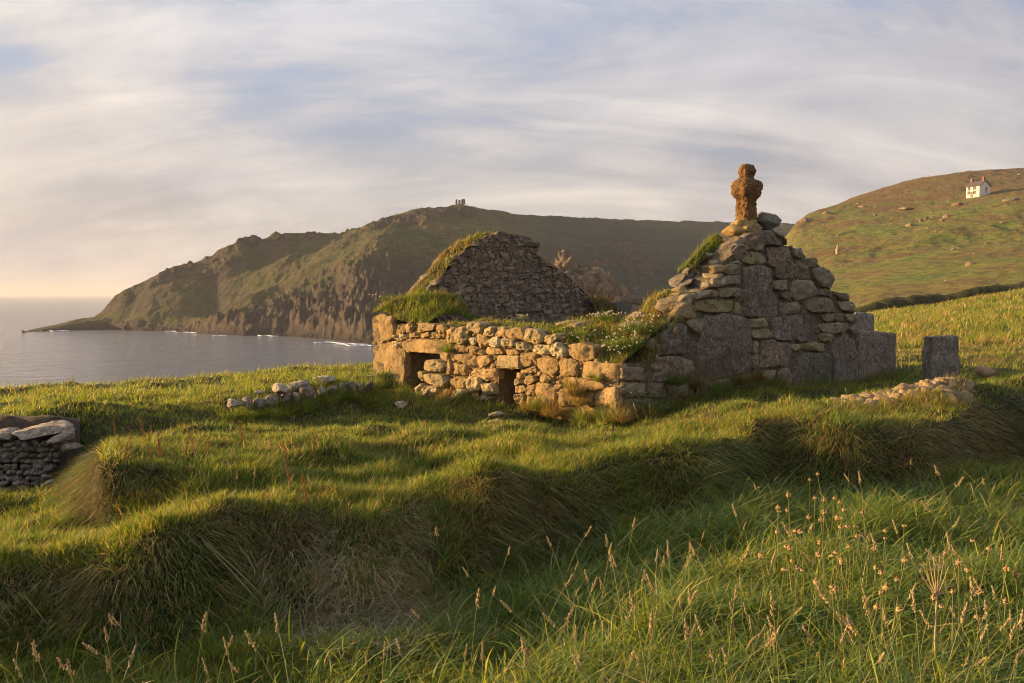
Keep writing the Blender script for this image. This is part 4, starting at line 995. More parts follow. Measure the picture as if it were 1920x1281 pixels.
def pickcol(rng, n, weights):
    """weights: dict name -> array(n)"""
    ks = list(weights); Wt = np.stack([np.broadcast_to(weights[k_], n) for k_ in ks], 1).astype(float); Wt = np.clip(Wt, 1e-6, None); Wt /= Wt.sum(1, keepdims=True)
    u_ = rng.random(n)[:, None]; idx = (u_ > np.cumsum(Wt, 1)).sum(1).clip(0, len(ks)-1)
    pal = np.array([PALA[k_] for k_ in ks]); return pal[idx]*rng.uniform(.7, 1.35, (n, 1))
def in_chapel(x, y):
    dx = x-A0[0]; dy = y-A0[1]; s_ = dx*WD[0]+dy*WD[1]; t_ = dx*UD[0]+dy*UD[1]
    return (s_ > -.02) & (s_ < 7.8) & (t_ > .02) & (t_ < 6.9)
def sector(rng, n, r0, r1, a0=-38, a1=38):
    n = int(n*1.12); a0 = a0*1.12 if a0 < 0 else a0; a1 = a1*1.12
    a = rng.uniform(a0*DEG, a1*DEG, n); r = np.exp(rng.uniform(math.log(r0), math.log(r1), n))
    return r*np.sin(a), r*np.cos(a), r, a
def turf(mb, rng, n, r0, r1, L0, L1, wmul=1.0, mode='near', a0=-38, a1=38):
    x, y, r, a = sector(rng, n, r0, r1, a0, a1)
    k = ~in_chapel(x, y); x, y, r, a = x[k], y[k], r[k], a[k]; n = len(x)
    z = ground_z(x, y); N = ground_n(x, y, .06)
    steep = 1-N[:, 2]
    pq = np.stack([x, y, 0*x], 1)
    f1 = fbm(pq*1.1, 101, 3); f2 = fbm(pq*.45+9, 111, 3); f3 = fbm(pq*3.5, 121, 2); f4 = fbm(pq*.9+4, 151, 3)
    st = sm(steep, .10, .35)
    if mode == 'near':
        lip = sm(N[:, 1]*0+steep, .05, .2)
        wgt = dict(green=1.0-.3*st+f1*.8, deep=.35+st*.45-f1*.6, lime=.55-.4*st+f2*1.0, straw=.10+.22*st+np.maximum(0, f3)*.5+np.maximum(0, f4)*.9*(.3+st), brown=.04+.14*st+np.maximum(0, -f2)*1.2*st, rust=.07+.18*st*sm(f3+f4, -.1, .3)+.12*sm(f4, .15, .35))
    elif mode == 'lush':
        wgt = dict(green=.9, deep=.5-f1, blue=.5, lime=.3+f2, straw=.06, brown=.03)
    else:
        hill = sm(r, 24, 34)
        rip = sm(f2+.5*f1, -.05, .22)
        wgt = dict(green=.8-.6*rip*hill, lime=.7-.3*hill*rip+f1, deep=.25, straw=.15+.7*rip*hill, rust=.05+.6*rip*hill*sm(f1, -.1, .3), brown=.05)
    col = pickcol(rng, n, {k_: np.maximum(v_+0*x, 0) for k_, v_ in wgt.items()})
    tuft = .75+.7*np.maximum(0, fbm(pq*5, 131, 2)+.15)
    L = rng.uniform(L0, L1, n)*tuft*(1+st*.55*(r < 16))
    up = np.stack([N[:, 0]*.35, N[:, 1]*.35, np.ones(n)], 1)+rng.normal(0, .28, (n, 3))*np.array([1, 1, .3])
    up /= np.linalg.norm(up, axis=1, keepdims=True)
    down = np.stack([N[:, 0], N[:, 1], -steep*1.0], 1)
    lean = rng.normal(0, .32, (n, 3))*np.array([1, 1, .2])+np.array([.18, -.05, -.05])+down*st[:, None]*1.1
    lean[:, 2] -= .45*st
    w = (.0034+.00052*r)*rng.uniform(.6, 1.3, n)*wmul
    P = np.stack([x, y, z-.01], 1)
    blades(mb, P, up, L, w, lean, col, rng, 2, tipcol=col*1.12)
gb = MB(); R1 = np.random.default_rng(11)
turf(gb, R1, 330000, 4.3, 17, .055, .15)
turf(gb, R1, 120000, 5.2, 11, .07, .20, .9)
tag(gb.build('turf_grass', m_blade), 'short green and straw coloured turf over the banks and hollows around the ruin', 'grass', kind='stuff')
gb = MB()
turf(gb, R1, 90000, 15, 40, .10, .26, 1.0, 'field')
turf(gb, R1, 60000, 34, 110, .25, .5, 1.5, 'field', 8, 38)
tag(gb.build('field_grass', m_blade), 'rough meadow grass on the cliff edge and the field behind the ruin', 'grass', kind='stuff')

# tall foreground grass, standing outside the bank
def foot_r(a):
    row = ROWS[2]; P = np.array([U(px, q, d) for px, q, d in row]); return np.interp(a, np.arctan2(P[:, 0], P[:, 1]), np.hypot(P[:, 0], P[:, 1]))
tall = MB(); R2 = np.random.default_rng(23)
x, y, r, a = sector(R2, 105000, 3.1, 10.2)
px_ = CX+F*np.tan(a); fr_ = foot_r(a)
pq = np.stack([x, y, 0*x], 1); cl_ = fbm(pq*2.2, 201, 3)
dens = sm(px_, 480, 900)*.85+.30
strawzone = np.exp(-((px_-640)/120)**2)*sm(r, 4.9, 5.3)
keep = (r < fr_+.15+.25*cl_) & (R2.random(len(x)) < (dens-.6*strawzone)*(.75+cl_)) & ((r > 3.7)|(px_ > 500))
x, y, r, a, px_, cl_ = [q_[keep] for q_ in (x, y, r, a, px_, cl_)]; n = len(x)
z = ground_z(x, y)
L = R2.uniform(.14, .38, n)*(.62+.40*sm(px_, 500, 1100))*(1+.5*cl_)
col = pickcol(R2, n, dict(blue=.9, green=.8+cl_, deep=.5, lime=.5, straw=.12, pale=.05))
up = R2.normal(0, .22, (n, 3))*np.array([1, 1, 0])+np.array([0, 0, 1.]); lean = R2.normal(0, .42, (n, 3))*np.array([1, 1, .25])+np.array([.22, -.05, -.22])
blades(tall, np.stack([x, y, z-.02], 1), up, L, R2.uniform(.0045, .0105, n), lean, col, R2, 4, tipcol=col*1.1)
# coarse leaves standing higher
x, y, r, a = sector(R2, 22000, 3.4, 9.6); px_ = CX+F*np.tan(a); keep = (r < foot_r(a)+.1) & (R2.random(len(x)) < .08+.92*sm(px_, 820, 1250)); x, y, r = x[keep], y[keep], r[keep]; n = len(x); z = ground_z(x, y)
col = pickcol(R2, n, dict(blue=.8, green=.8, lime=.5, straw=.12))
up = R2.normal(0, .16, (n, 3))*np.array([1, 1, 0])+np.array([0, 0, 1.]); lean = R2.normal(0, .5, (n, 3))*np.array([1, 1, .2])+np.array([.25, 0, -.25])
blades(tall, np.stack([x, y, z-.02], 1), up, R2.uniform(.24, .48, n), R2.uniform(.007, .013, n), lean, col, R2, 6, tipcol=col*1.1)
x, y, r, a = sector(R2, 2600, 3.6, 9.4); px_ = CX+F*np.tan(a); keep = (r < foot_r(a)+.1) & (R2.random(len(x)) < .15+.85*sm(px_, 700, 1200)); x, y, r = x[keep], y[keep], r[keep]; n = len(x); z = ground_z(x, y)
col = pickcol(R2, n, dict(green=.8, lime=.6, deep=.5, rust=.06)); up = R2.normal(0, .35, (n, 3))*np.array([1, 1, 0])+np.array([0, 0, 1.])
blades(tall, np.stack([x, y, z], 1), up, R2.uniform(.16, .34, n), R2.uniform(.014, .026, n), R2.normal(0, .4, (n, 3))*np.array([1, 1, .2])+np.array([.1, 0, -.2]), col, R2, 6, tipcol=col*1.1)
tag(tall.build('tall_grass', m_blade), 'tall blue green grass standing below the bank in front', 'grass', kind='stuff')

# dead straw: mat at the foot of the bank and hanging wisps on its face
dry = MB(); R3 = np.random.default_rng(31)
def pix_spots(rng, n, xc, yc, xs, ys, dmin=4.0, dmax=12.0):
    out = []
    for _ in range(n):
        out.append(hit_fast(rng.normal(xc, xs), rng.normal(yc, ys), dmin, dmax))
    return np.array(out)
DD = np.exp(np.linspace(math.log(3.6), math.log(34), 420))
def hit_fast(px, py, dmin=3.6, dmax=34):
    p = U(px, py, 1.0)[None]*DD[:, None]; g_ = ground_z(p[:, 0], p[:, 1]); k = np.argmax(p[:, 2] < g_); q = p[k].copy(); q[2] = ground_z(q[0], q[1]); return q
for (xc, yc, xs, ys, n, L0, L1, hang, c_) in [
    (660,1195,75,28,1500,.12,.34,.0,'pale'),(610,1090,60,32,700,.12,.28,.9,'pale'),(690,1100,45,30,600,.12,.3,.9,'straw'),(760,1040,30,60,500,.12,.3,.9,'straw'),
    (800,1170,50,30,500,.1,.3,.1,'straw'),(960,960,80,45,1500,.08,.2,.9,'rust'),(560,1010,30,25,300,.08,.2,.9,'brown'),(180,1120,50,30,500,.08,.2,.9,'brown'),
    (1480,850,50,30,450,.08,.2,.9,'brown'),(1650,850,90,30,900,.08,.22,.9,'rust'),(1850,820,50,35,700,.08,.22,.9,'rust'),(1300,930,60,40,600,.08,.2,.9,'brown'),(190,930,16,30,260,.05,.11,.9,'rust'),
    (1440,800,60,12,500,.06,.14,.3,'rust'),(1800,735,50,10,500,.06,.15,.3,'straw'),(320,940,60,20,400,.06,.15,.8,'brown'),(1290,790,60,15,350,.06,.14,.2,'rust')]:
    P = pix_spots(R3, n, xc, yc, xs, ys); N = ground_n(P[:, 0], P[:, 1]); n = len(P)
    flat = np.stack([R3.normal(.6, .7, n), R3.normal(-.1, .5, n), np.full(n, .10)], 1)
    hg = np.stack([N[:, 0]*.8+R3.normal(0, .25, n), N[:, 1]*.8+R3.normal(0, .15, n), np.full(n, .45)], 1)
    up = hg*(1 if hang > .4 else 0)+flat*(0 if hang > .4 else 1); up /= np.linalg.norm(up, axis=1, keepdims=True)
    lean = R3.normal(0, .25, (n, 3))+np.array([.05, 0, -.85*(1 if hang > .4 else .05)])
    col = PALA[c_]*R3.uniform(.55, 1.2, (n, 1))
    blades(dry, P+np.array([0, 0, .03])+N*R3.uniform(0, .06, (n, 1)), up, R3.uniform(L0, L1, n), R3.uniform(.0025, .005, n), lean, col, R3, 3)
tag(dry.build('dead_straw', m_dry), 'dead straw matted at the foot of the bank and hanging on its face', 'grass', kind='stuff')

# ---------------------------------------------------------------- turf that has grown over the wall tops
m_soil, t, b = new_mat('wall_turf_soil')
tc = t.add('ShaderNodeTexCoord').outputs['Object']; b.inputs['Roughness'].default_value = 1
t.put(b.inputs['Base Color'], t.ramp(t.noise(tc, 9, 5, .7), [(.3, (.03, .035, .012)), (.55, (.075, .07, .025)), (.75, (.14, .09, .04))]))
t.put(b.inputs['Normal'], t.bump(t.noise(tc, 18, 4, .7), 1, .05))
soil = MB(); wg = MB(); R4 = np.random.default_rng(41)
def patch(rows3, bump=.06, nb=60, dens=900, L=(.05, .13), wts=None, sd=0, w_=.006, lean0=(.2, -.1, -.1)):
    """soft turf surface through rows of control points, with its grass"""
    rows3 = [np.array(r_) for r_ in rows3]; m_ = max(len(r_) for r_ in rows3); nu = nb
    tt = np.linspace(0, 1, nu); R_ = []
    for r_ in rows3:
        q = np.linspace(0, 1, len(r_)); R_.append(np.stack([np.interp(tt, q, r_[:, i]) for i in range(3)], 1))
    R_ = np.array(R_); nv = max(12, nb//3); q = np.linspace(0, len(R_)-1, nv); lo = np.floor(q).astype(int).clip(0, len(R_)-2); f = (q-lo)[:, None, None]
    S_ = R_[lo]*(1-f)+R_[lo+1]*f
    S = S_.reshape(-1, 3).copy(); vv = np.repeat(np.linspace(0, 1, nv), nu)
    S[:, 2] += bump*np.sin(np.pi*vv)+.07*fbm(S*4+sd, 7+sd, 3); S[:, :2] += .05*fbm(S*5+sd+9, 8, 2)[:, None]
    soil.add(S, [grid_faces(nv, nu)], (.5, .5, .5))
    G = S.reshape(nv, nu, 3); e1 = np.linalg.norm(G[:, 1:]-G[:, :-1], axis=2).sum(1).mean(); e2 = np.linalg.norm(G[1:]-G[:-1], axis=2).sum(0).mean()
    n = int(e1*e2*dens); iu = R4.uniform(0, nu-1.001, n); iv = R4.uniform(0, nv-1.001, n); a_ = iu.astype(int); b_ = iv.astype(int); fu = (iu-a_)[:, None]; fv = (iv-b_)[:, None]
    P = G[b_, a_]*(1-fu)*(1-fv)+G[b_, a_+1]*fu*(1-fv)+G[b_+1, a_]*(1-fu)*fv+G[b_+1, a_+1]*fu*fv
    P = np.concatenate([P]); f3 = fbm(P*2.5+sd, 77, 2)
    wts = wts or dict(green=.7, lime=.5, straw=.2, rust=.2, brown=.1)
    col = pickcol(R4, n, {k_: np.maximum(v_+f3*(1 if k_ in ('rust', 'straw') else -.3), .02) for k_, v_ in wts.items()})
    up = R4.normal(0, .35, (n, 3))*np.array([1, 1, .2])+np.array([0, 0, 1.])
    lean = R4.normal(0, .4, (n, 3))+np.array(lean0)
    Lv = R4.uniform(*L, n)*(1+.8*fbm(P*6, 5, 2))
    blades(wg, P, up, Lv, R4.uniform(.7, 1.4, n)*w_, lean, col, R4, 2)
def line_p(pts, p0, nrm, off, up=0.0): return [on_plane(a_, b_, p0, nrm)+off+np.array([0, 0, up]) for a_, b_ in pts]
# far gable, sunny slope
fl = [(784,596),(786,572),(802,548),(828,514),(850,487),(872,468),(898,452),(925,441)]
patch([line_p(fl, FG0, NG, NG*.03, -.02), line_p(fl, FG0, NG, WD*.3, .03), line_p(fl, FG0, NG, WD*.6, .0), line_p(fl, FG0, NG, WD*.8, -.25)], .03, 90, 950, (.03, .12), dict(green=.6, lime=.4, straw=.35, rust=.5, brown=.3), 1, .010)
fr2 = [(1002,480),(1030,494),(1055,512),(1078,530),(1100,552),(1130,572),(1152,582)]
patch([line_p(fr2, FG0, NG, NG*.02, -.03), line_p(fr2, FG0, NG, WD*.4, .03), line_p(fr2, FG0, NG, WD*.8, -.05)], .03, 60, 420, (.05, .12), dict(deep=.7, brown=.6, green=.4), 2, .010)
patch([line_p([(1090,588),(1125,590),(1155,596)], FG0, NG, NG*.5, 0), line_p([(1095,560),(1125,562),(1150,582)], FG0, NG, NG*.1, 0)], .10, 30, 1300, (.06, .15), dict(deep=.6, brown=.8, rust=.3), 3, .010)
# corner mass over the end of the side wall
tl = [(697,589),(720,586),(742,602),(770,604),(800,606)]
patch([line_p(tl, A0, NS, NS*.0, .0), line_p([(700,575),(725,566),(752,570),(778,585),(802,598)], A0, NS, UD*.35, .02), line_p([(712,566),(735,556),(762,556),(784,580),(806,600)], A0, NS, UD*.8, .02), line_p([(740,560),(755,560),(775,560),(790,590),(806,604)], A0, NS, UD*1.3, -.1)], .04, 60, 2100, (.06, .15), dict(green=.8, lime=.4, rust=.25, deep=.4, straw=.1), 4, .009)
# top of the side wall
tw = [(742,609),(800,607),(850,612),(880,606),(912,613),(960,614),(1000,619),(1040,628),(1060,640)]
patch([line_p(tw, A0, NS, UD*.10, -.03), line_p(tw, A0, NS, UD*.45, .015), line_p(tw, A0, NS, UD*.86, -.03)], .03, 100, 800, (.03, .08), dict(green=.6, lime=.6, straw=.4, rust=.2), 5, .008)
# mound that fills the corner towards the near gable
def mrow(t_, zs, ss=(.06, .4, .8, 1.3, 1.9)):
    out = []
    for s_, z_ in zip(ss, zs):
        p = A0+WD*s_+UD*t_; out.append((p[0], p[1], z_))
    return out
patch([mrow(.04, [-1.12, -1.06, -.98, -.80, -.66]), mrow(.4, [-.98, -.90, -.80, -.66, -.58]), mrow(.8, [-.74, -.66, -.60, -.55, -.53]), mrow(1.2, [-.50, -.44, -.45, -.50, -.58]), mrow(1.6, [-.9, -.9, -1, -1.1, -1.2])], .03, 80, 1900, (.05, .13), dict(green=.8, lime=.6, rust=.15, straw=.15), 6, .007)
# near gable, grassed lower part of the sunny slope
gl = [(1206,694),(1220,672),(1236,645),(1250,620),(1266,594),(1284,570),(1300,556)]
patch([line_p(gl, A0, NG, NG*.02, -.06), line_p(gl, A0, NG, WD*.25, .02), line_p(gl, A0, NG, WD*.55, .06), line_p(gl, A0, NG, WD*.85, -.02), line_p(gl, A0, NG, WD*1.0, -.4)], .05, 70, 1900, (.05, .14), dict(green=.5, lime=.7, straw=.3, rust=.4, deep=.1), 7, .007)
gu = [(1334,500),(1350,484),(1366,468),(1384,452),(1396,442)]
patch([line_p(gu, A0, NG, WD*.40, -.06), line_p(gu, A0, NG, WD*.56, .0), line_p(gu, A0, NG, WD*.74, -.12)], .03, 40, 2400, (.04, .13), dict(green=.8, lime=.4, rust=.4, straw=.2), 8, .007)
# tussocks hanging from ledges and joints of the sunlit wall and the foot of the walls
def tussock(c, r, n, L, wts, droop=.3, w_=.006, mbb=None):
    d = R4.normal(size=(n, 3)); d[:, 2] = abs(d[:, 2])*.7; d /= np.linalg.norm(d, axis=1, keepdims=True)
    P = np.asarray(c)+d*r*R4.uniform(.1, .8, (n, 1))*np.array([1, 1, .5]); col = pickcol(R4, n, {k_: v_+np.zeros(n) for k_, v_ in wts.items()})
    up = d*.7+np.array([0, 0, .7]); lean = d*.5+R4.normal(0, .25, (n, 3))+np.array([.1, 0, -droop])
    blades(mbb or wg, P, up, R4.uniform(L*.5, L*1.2, n), R4.uniform(.7, 1.3, n)*w_, lean, col, R4, 3)
def side_pt(px, py, o_=.05): return on_plane(px, py, A0, NS)+NS*o_
for (px, py, r_, n_, L_, k_) in [(843,661,.16,320,.16,'g'),(1072,728,.10,200,.16,'g'),(1088,742,.14,420,.22,'r'),(1100,760,.16,380,.2,'r'),(1128,716,.10,180,.14,'g'),(1110,708,.07,90,.1,'g'),(1000,768,.15,260,.16,'r'),(850,765,.25,520,.2,'r'),(1020,768,.2,400,.2,'g'),(890,762,.25,400,.2,'g'),(950,775,.12,160,.12,'g'),(1050,780,.25,520,.2,'r'),(1110,790,.25,420,.18,'g'),(1175,790,.2,420,.2,'r'),(800,760,.2,300,.18,'g'),(760,738,.2,350,.18,'g'),(1150,800,.2,300,.2,'g')]:
    c = side_pt(px, py); 
    if py > 735: c[2] = max(c[2], ground_z(c[0], c[1])+.0); c = c+NS*.1
    tussock(c, r_, n_, L_, dict(green=.8, lime=.4, deep=.3, straw=.1) if k_ == 'g' else dict(rust=.7, straw=.4, green=.4, brown=.3))
for px in range(1190, 1690, 14):
    c = on_plane(px, 744-(px-1190)*.03, A0, NG)+NG*R4.uniform(.08, .35); c[2] = ground_z(c[0], c[1]); k_ = R4.random() < .4
    tussock(c, .2, 260, R4.uniform(.13, .26), dict(deep=.8, green=.7, blue=.3, straw=.1) if not k_ else dict(rust=.4, brown=.5, green=.6))
for (px, py, L_, c_) in [(1380,722,.22,'r'),(1340,735,.2,'r'),(1410,716,.2,'r'),(1260,722,.18,'g'),(1300,728,.2,'r'),(1440,730,.2,'g')]:
    c = on_plane(px, py, A0, NG)+NG*.08; tussock(c, .2, 480, L_, dict(brown=.7, rust=.3, green=.4) if c_ == 'r' else dict(deep=.6, green=.8))
soil.build('wall_turf', m_soil); w_t = bpy.data.objects['wall_turf']; tag(w_t, 'mossy soil that has built up along the broken wall tops', 'turf', kind='stuff')
tag(wg.build('wall_grass', m_blade), 'grass tufts growing on the wall tops and along the foot of the ruin', 'grass', kind='stuff')
# ================================================================ low walls, loose stones
def stone_at(mb, px, py, w_, h_, d, col, seed, dz=.18, rz=0., tilt=0., lod=3, box=.7, rough=.12):
    """boulder seen at a place, w_ x h_ survey pixels at depth d"""
    c = U(px, py, d); k = d/F; boulder(mb, c, (w_*k*.5, dz, h_*k*.5), col, seed, lod, box=box, rough=rough, rz=rz, tilt=tilt)
rs = np.random.default_rng(55)
base = U(560, 755, 14.6)
w1 = thing('retaining_wall', base, 'low bank wall of grey stones half sunk in turf left of the ruin doorway', 'stone wall')
mb = MB(); k = 0
for (x0, x1, y0, y1) in [(424,452,750,764),(453,473,746,766),(474,495,744,768),(496,525,741,762),(527,546,737,761),(548,562,734,756),(563,592,730,752),(594,612,726,746),(613,630,724,745),(631,648,721,741),(649,667,719,739),(668,682,718,736),(683,699,717,734)]:
    xc = (x0+x1)/2; d = np.interp(xc, [420, 560, 700], [12.9, 13.9, 15.4]); stone_at(mb, xc, (y0+y1)/2, (x1-x0)*1.15, (y1-y0)*1.3, d, np.array((.27, .23, .18))*rs.uniform(.75, 1.25), 3000+k, rz=.25, lod=3); k += 1
for _ in range(26):
    xc = rs.uniform(428, 698); yc = np.interp(xc, [424, 560, 700], [768, 752, 734])+rs.uniform(-3, 4); d = np.interp(xc, [420, 560, 700], [13.4, 14.5, 16.2]); stone_at(mb, xc, yc, rs.uniform(8, 14), rs.uniform(6, 10), d, (.2, .17, .13), 3100+_, dz=.1, lod=2)
mb.build('masonry', m_grey, w1)
def one(name, lab, cat, parts, mat, group=None):
    mb = MB()
    for p_ in parts: stone_at(mb, *p_[:5], p_[5], p_[6], **(p_[7] if len(p_) > 7 else {}))
    v = np.concatenate(mb.v); b0 = np.array([v[:, 0].mean(), v[:, 1].mean(), v[:, 2].min()])
    return tag(mb.build(name, mat, None, True, b0), lab, cat, group)
PALE = (.42, .36, .26)
one('boulder', 'rounded pale boulder at the left end of the row on the low wall', 'boulder', [(528,731,34,22,13.7,PALE,31)], m_grey)
one('boulder', 'largest rounded boulder in the middle of the row on the low wall', 'boulder', [(565,722,46,24,14.2,PALE,32)], m_grey)
one('boulder', 'flat wedge shaped boulder at the right end of the row on the low wall', 'boulder', [(611,713,44,17,14.8,PALE,33,dict(tilt=-.12))], m_grey)
one('boulder', 'thin flat stone lying in the turf left of the row of boulders', 'boulder', [(487,735,22,7,13.5,PALE,34)], m_grey)
one('boulder', 'small pointed stone in the grass in front of the dark doorway', 'boulder', [(751,758,26,14,13.9,(.4,.32,.2),35)], m_grey)
one('boulder', 'pale stone in the grass below the small square opening', 'boulder', [(932,777,34,12,13.4,(.42,.34,.22),36),(930,790,38,8,13.1,(.4,.33,.22),37)], m_grey)
one('boulder', 'sunlit slab half buried at the right end of the bank', 'boulder', [(1848,698,42,26,13.4,(.40,.29,.17),38,dict(tilt=.25))], m_side)
gL = MB()
for xc in list(range(424, 704, 9)):
    d = np.interp(xc, [420, 560, 700], [12.7, 13.7, 15.2]); p = U(xc, 760, d); 
    for dd_, L_ in ((0, .16), (.45, .12)):
        c = np.array([p[0]+rs.normal()*.05, p[1]+dd_*1.4, 0]); c[2] = ground_z(c[0], c[1])+(.02 if dd_ == 0 else .12*(rs.random() < .6)); tussock(c, .17, 130, L_, dict(green=.8, lime=.5, deep=.3, straw=.1), mbb=gL)
tag(gL.build('turf_grass', m_blade), 'grass overhanging the half sunk stones of the low bank wall', 'grass', kind='stuff')
# ruined wall at the left
w2 = thing('ruined_wall', U(60, 860, 10.6), 'collapsed stretch of dry stone wall under a turf cap at the left', 'stone wall')
mb = MB()
stone_at(mb, 88, 805, 98, 32, 10.5, (.40, .34, .27), 71, dz=.3, tilt=-.2, lod=4, box=.9, rough=.05); mb.build('coping_slab', m_grey, w2)
mb = MB()
stone_at(mb, 14, 812, 52, 25, 10.5, (.38, .33, .26), 72, dz=.3, lod=3, box=.9); stone_at(mb, 117, 819, 58, 17, 10.35, (.38, .32, .25), 73, dz=.25, tilt=-.25, box=.9, rough=.06); stone_at(mb, 133, 838, 42, 16, 10.3, (.34, .27, .2), 74, dz=.2, tilt=-.12, box=.8)
stone_at(mb, -60, 812, 80, 28, 10.5, (.36, .31, .25), 75, dz=.3, box=.9)
for k in range(150):
    y_ = 832+ (k//16)*10.5+rs.uniform(-2, 2); x_ = -70+(k % 16)*12.5+rs.uniform(-4, 4)
    if x_ > 118-(y_-832)*.35: continue
    s_ = rs.uniform(12, 20); stone_at(mb, x_, y_, s_, s_*rs.uniform(.65, .95), 10.45-(y_-832)*.002, np.array((.30, .27, .23))*rs.uniform(.6, 1.25), 7600+k, dz=.11, rz=rs.normal()*.3, lod=2)
for (x_, y_, s_) in [(100,905,16),(112,920,14),(104,934,14),(92,948,12),(60,965,14),(40,975,14),(120,890,10),(75,955,10),(20,990,13)]: stone_at(mb, x_, y_, s_, s_*.9, 10.0, (.32, .29, .25), 7800+x_, dz=.1, lod=2)
mb.build('masonry', m_grey, w2)
# packing behind so that no gap shows through
mb = MB(); nn = 40; xs = np.linspace(-120, 150, nn); V = []
for (yy, dd) in [(990, 10.45), (900, 10.6), (828, 10.62), (800, 10.65), (783, 10.75), (778, 11.1), (782, 12.0)]:
    p = U(xs, yy+8*np.clip((xs-100)/50, 0, 1), dd+.5*np.clip((xs-110)/40, 0, 1)); p[:, 2] += .03*fbm(p*5, 3, 2); V.append(p)
mb.add(np.concatenate(V), [grid_faces(7, nn)[:, ::-1]], (.09, .065, .045)); mb.build('packing', m_rubble, w2)
patch([list(U(np.linspace(-120, 150, 12), 789+6*np.sin(np.linspace(0, 6, 12))*.4, 10.5)), list(U(np.linspace(-120, 160, 12), 778, 11.1)), list(U(np.linspace(-120, 165, 12), 776, 12.2))], .05, 60, 1500, (.04, .11), dict(brown=.6, rust=.5, green=.6, straw=.3), 9, .006) if False else None
# sunlit rubble wall on the brow at the right
w3 = thing('rubble_wall', U(1690, 760, 11.4), 'low sunlit rubble wall topped with two round stones in front of the field', 'stone wall')
mb = MB(); tops = [(1545,757),(1600,745),(1650,737),(1700,727),(1740,716),(1775,712),(1800,713)]
xs = np.linspace(1540, 1805, 70); yt = np.interp(xs, [a for a, _ in tops], [b_ for _, b_ in tops]); V = []
T0 = U(xs, yt, 11.6); gF = T0.copy(); gF[:, 1] -= 1.1; gF[:, 2] = ground_z(gF[:, 0], gF[:, 1])-.12; gB = T0.copy(); gB[:, 1] += .8; gB[:, 2] = ground_z(gB[:, 0], gB[:, 1])-.2
rowsW = [gF, gF*.5+T0*.5+np.array([0, 0, .05]), T0-np.array([0, .18, 0.02]), T0+np.array([0, .15, -.02]), T0*.5+gB*.5, gB]
rowsW = [r_+.025*fbm(r_*6, 5, 3)[:, None] for r_ in rowsW]
mb.add(np.concatenate(rowsW), [grid_faces(6, 70)[:, ::-1]], (.22, .15, .08)); RW = np.array(rowsW)
for k in range(620):
    iu = rs.integers(0, 70); v_ = abs(rs.normal())*.9; v_ = min(2.3, 2.3-v_); 
    if v_ < .35: continue
    a_ = int(v_); p_ = RW[a_, iu]*(1-(v_-a_))+RW[a_+1, iu]*(v_-a_); s_ = rs.choice([.035, .05, .07, .10], p=[.4, .3, .2, .1])*rs.uniform(.8, 1.3)
    boulder(mb, p_+rs.normal(size=3)*np.array([.02, .02, .01]), (s_*1.2, s_, s_*.6), np.array((.40, .29, .155))*rs.uniform(.7, 1.25), 8000+k, 2, box=.7, rz=rs.normal()*.6, tilt=rs.normal()*.3, roll=.5+rs.normal()*.2)
mb.build('masonry', m_side, w3)
# grass that has crept over its foot and its ends
mg2 = MB(); n_ = 9000; iu = rs.integers(0, 70, n_); v_ = rs.uniform(0, 1.25, n_)*(.35+.65*(np.abs(fbm(np.stack([iu*.13, 0.*iu, 0.*iu], 1), 3, 2))*2.2).clip(0, 1)); v_ = np.where((iu > 56) & (rs.random(n_) < .5), rs.uniform(0, 2.5, n_), v_); a_ = v_.astype(int)
P_ = RW[a_, iu]*(1-(v_-a_))[:, None]+RW[a_+1, iu]*(v_-a_)[:, None]; f_ = np.zeros(n_)
blades(mg2, P_, rs.normal(0, .3, (n_, 3))*np.array([1, 1, .2])+np.array([0, -.15, 1]), rs.uniform(.06, .17, n_), rs.uniform(.005, .009, n_), rs.normal(0, .35, (n_, 3))+np.array([.1, -.1, -.2]), pickcol(rs, n_, dict(green=f_+.7, lime=f_+.6, rust=f_+.5, straw=f_+.5)), rs, 2)
tag(mg2.build('turf_grass', m_blade), 'grass creeping over the foot of the sunlit rubble wall', 'grass', kind='stuff')
one('boulder', 'larger round sunlit stone on top of the rubble wall', 'boulder', [(1741,722,26,18,11.5,(.46,.34,.19),39)], m_side)
one('boulder', 'smaller sunlit stone at the foot of the upright slab', 'boulder', [(1769,713,22,13,11.55,(.46,.34,.19),40)], m_side)
# upright slab
so_ = MB(); SP = U(1771, 700, 18.5); hewn(so_, [(1743,760),(1800,760),(1799,630),(1744,632)], SP, np.array([.10, -.995, 0]), .28, (.27, .235, .19), 31, .03)
b0 = np.array([SP[0], SP[1]+.1, ground_z(SP[0], SP[1])])
tag(so_.build('standing_stone', m_grey, None, True, b0), 'grey squared standing slab in the green field right of the chapel', 'standing stone')

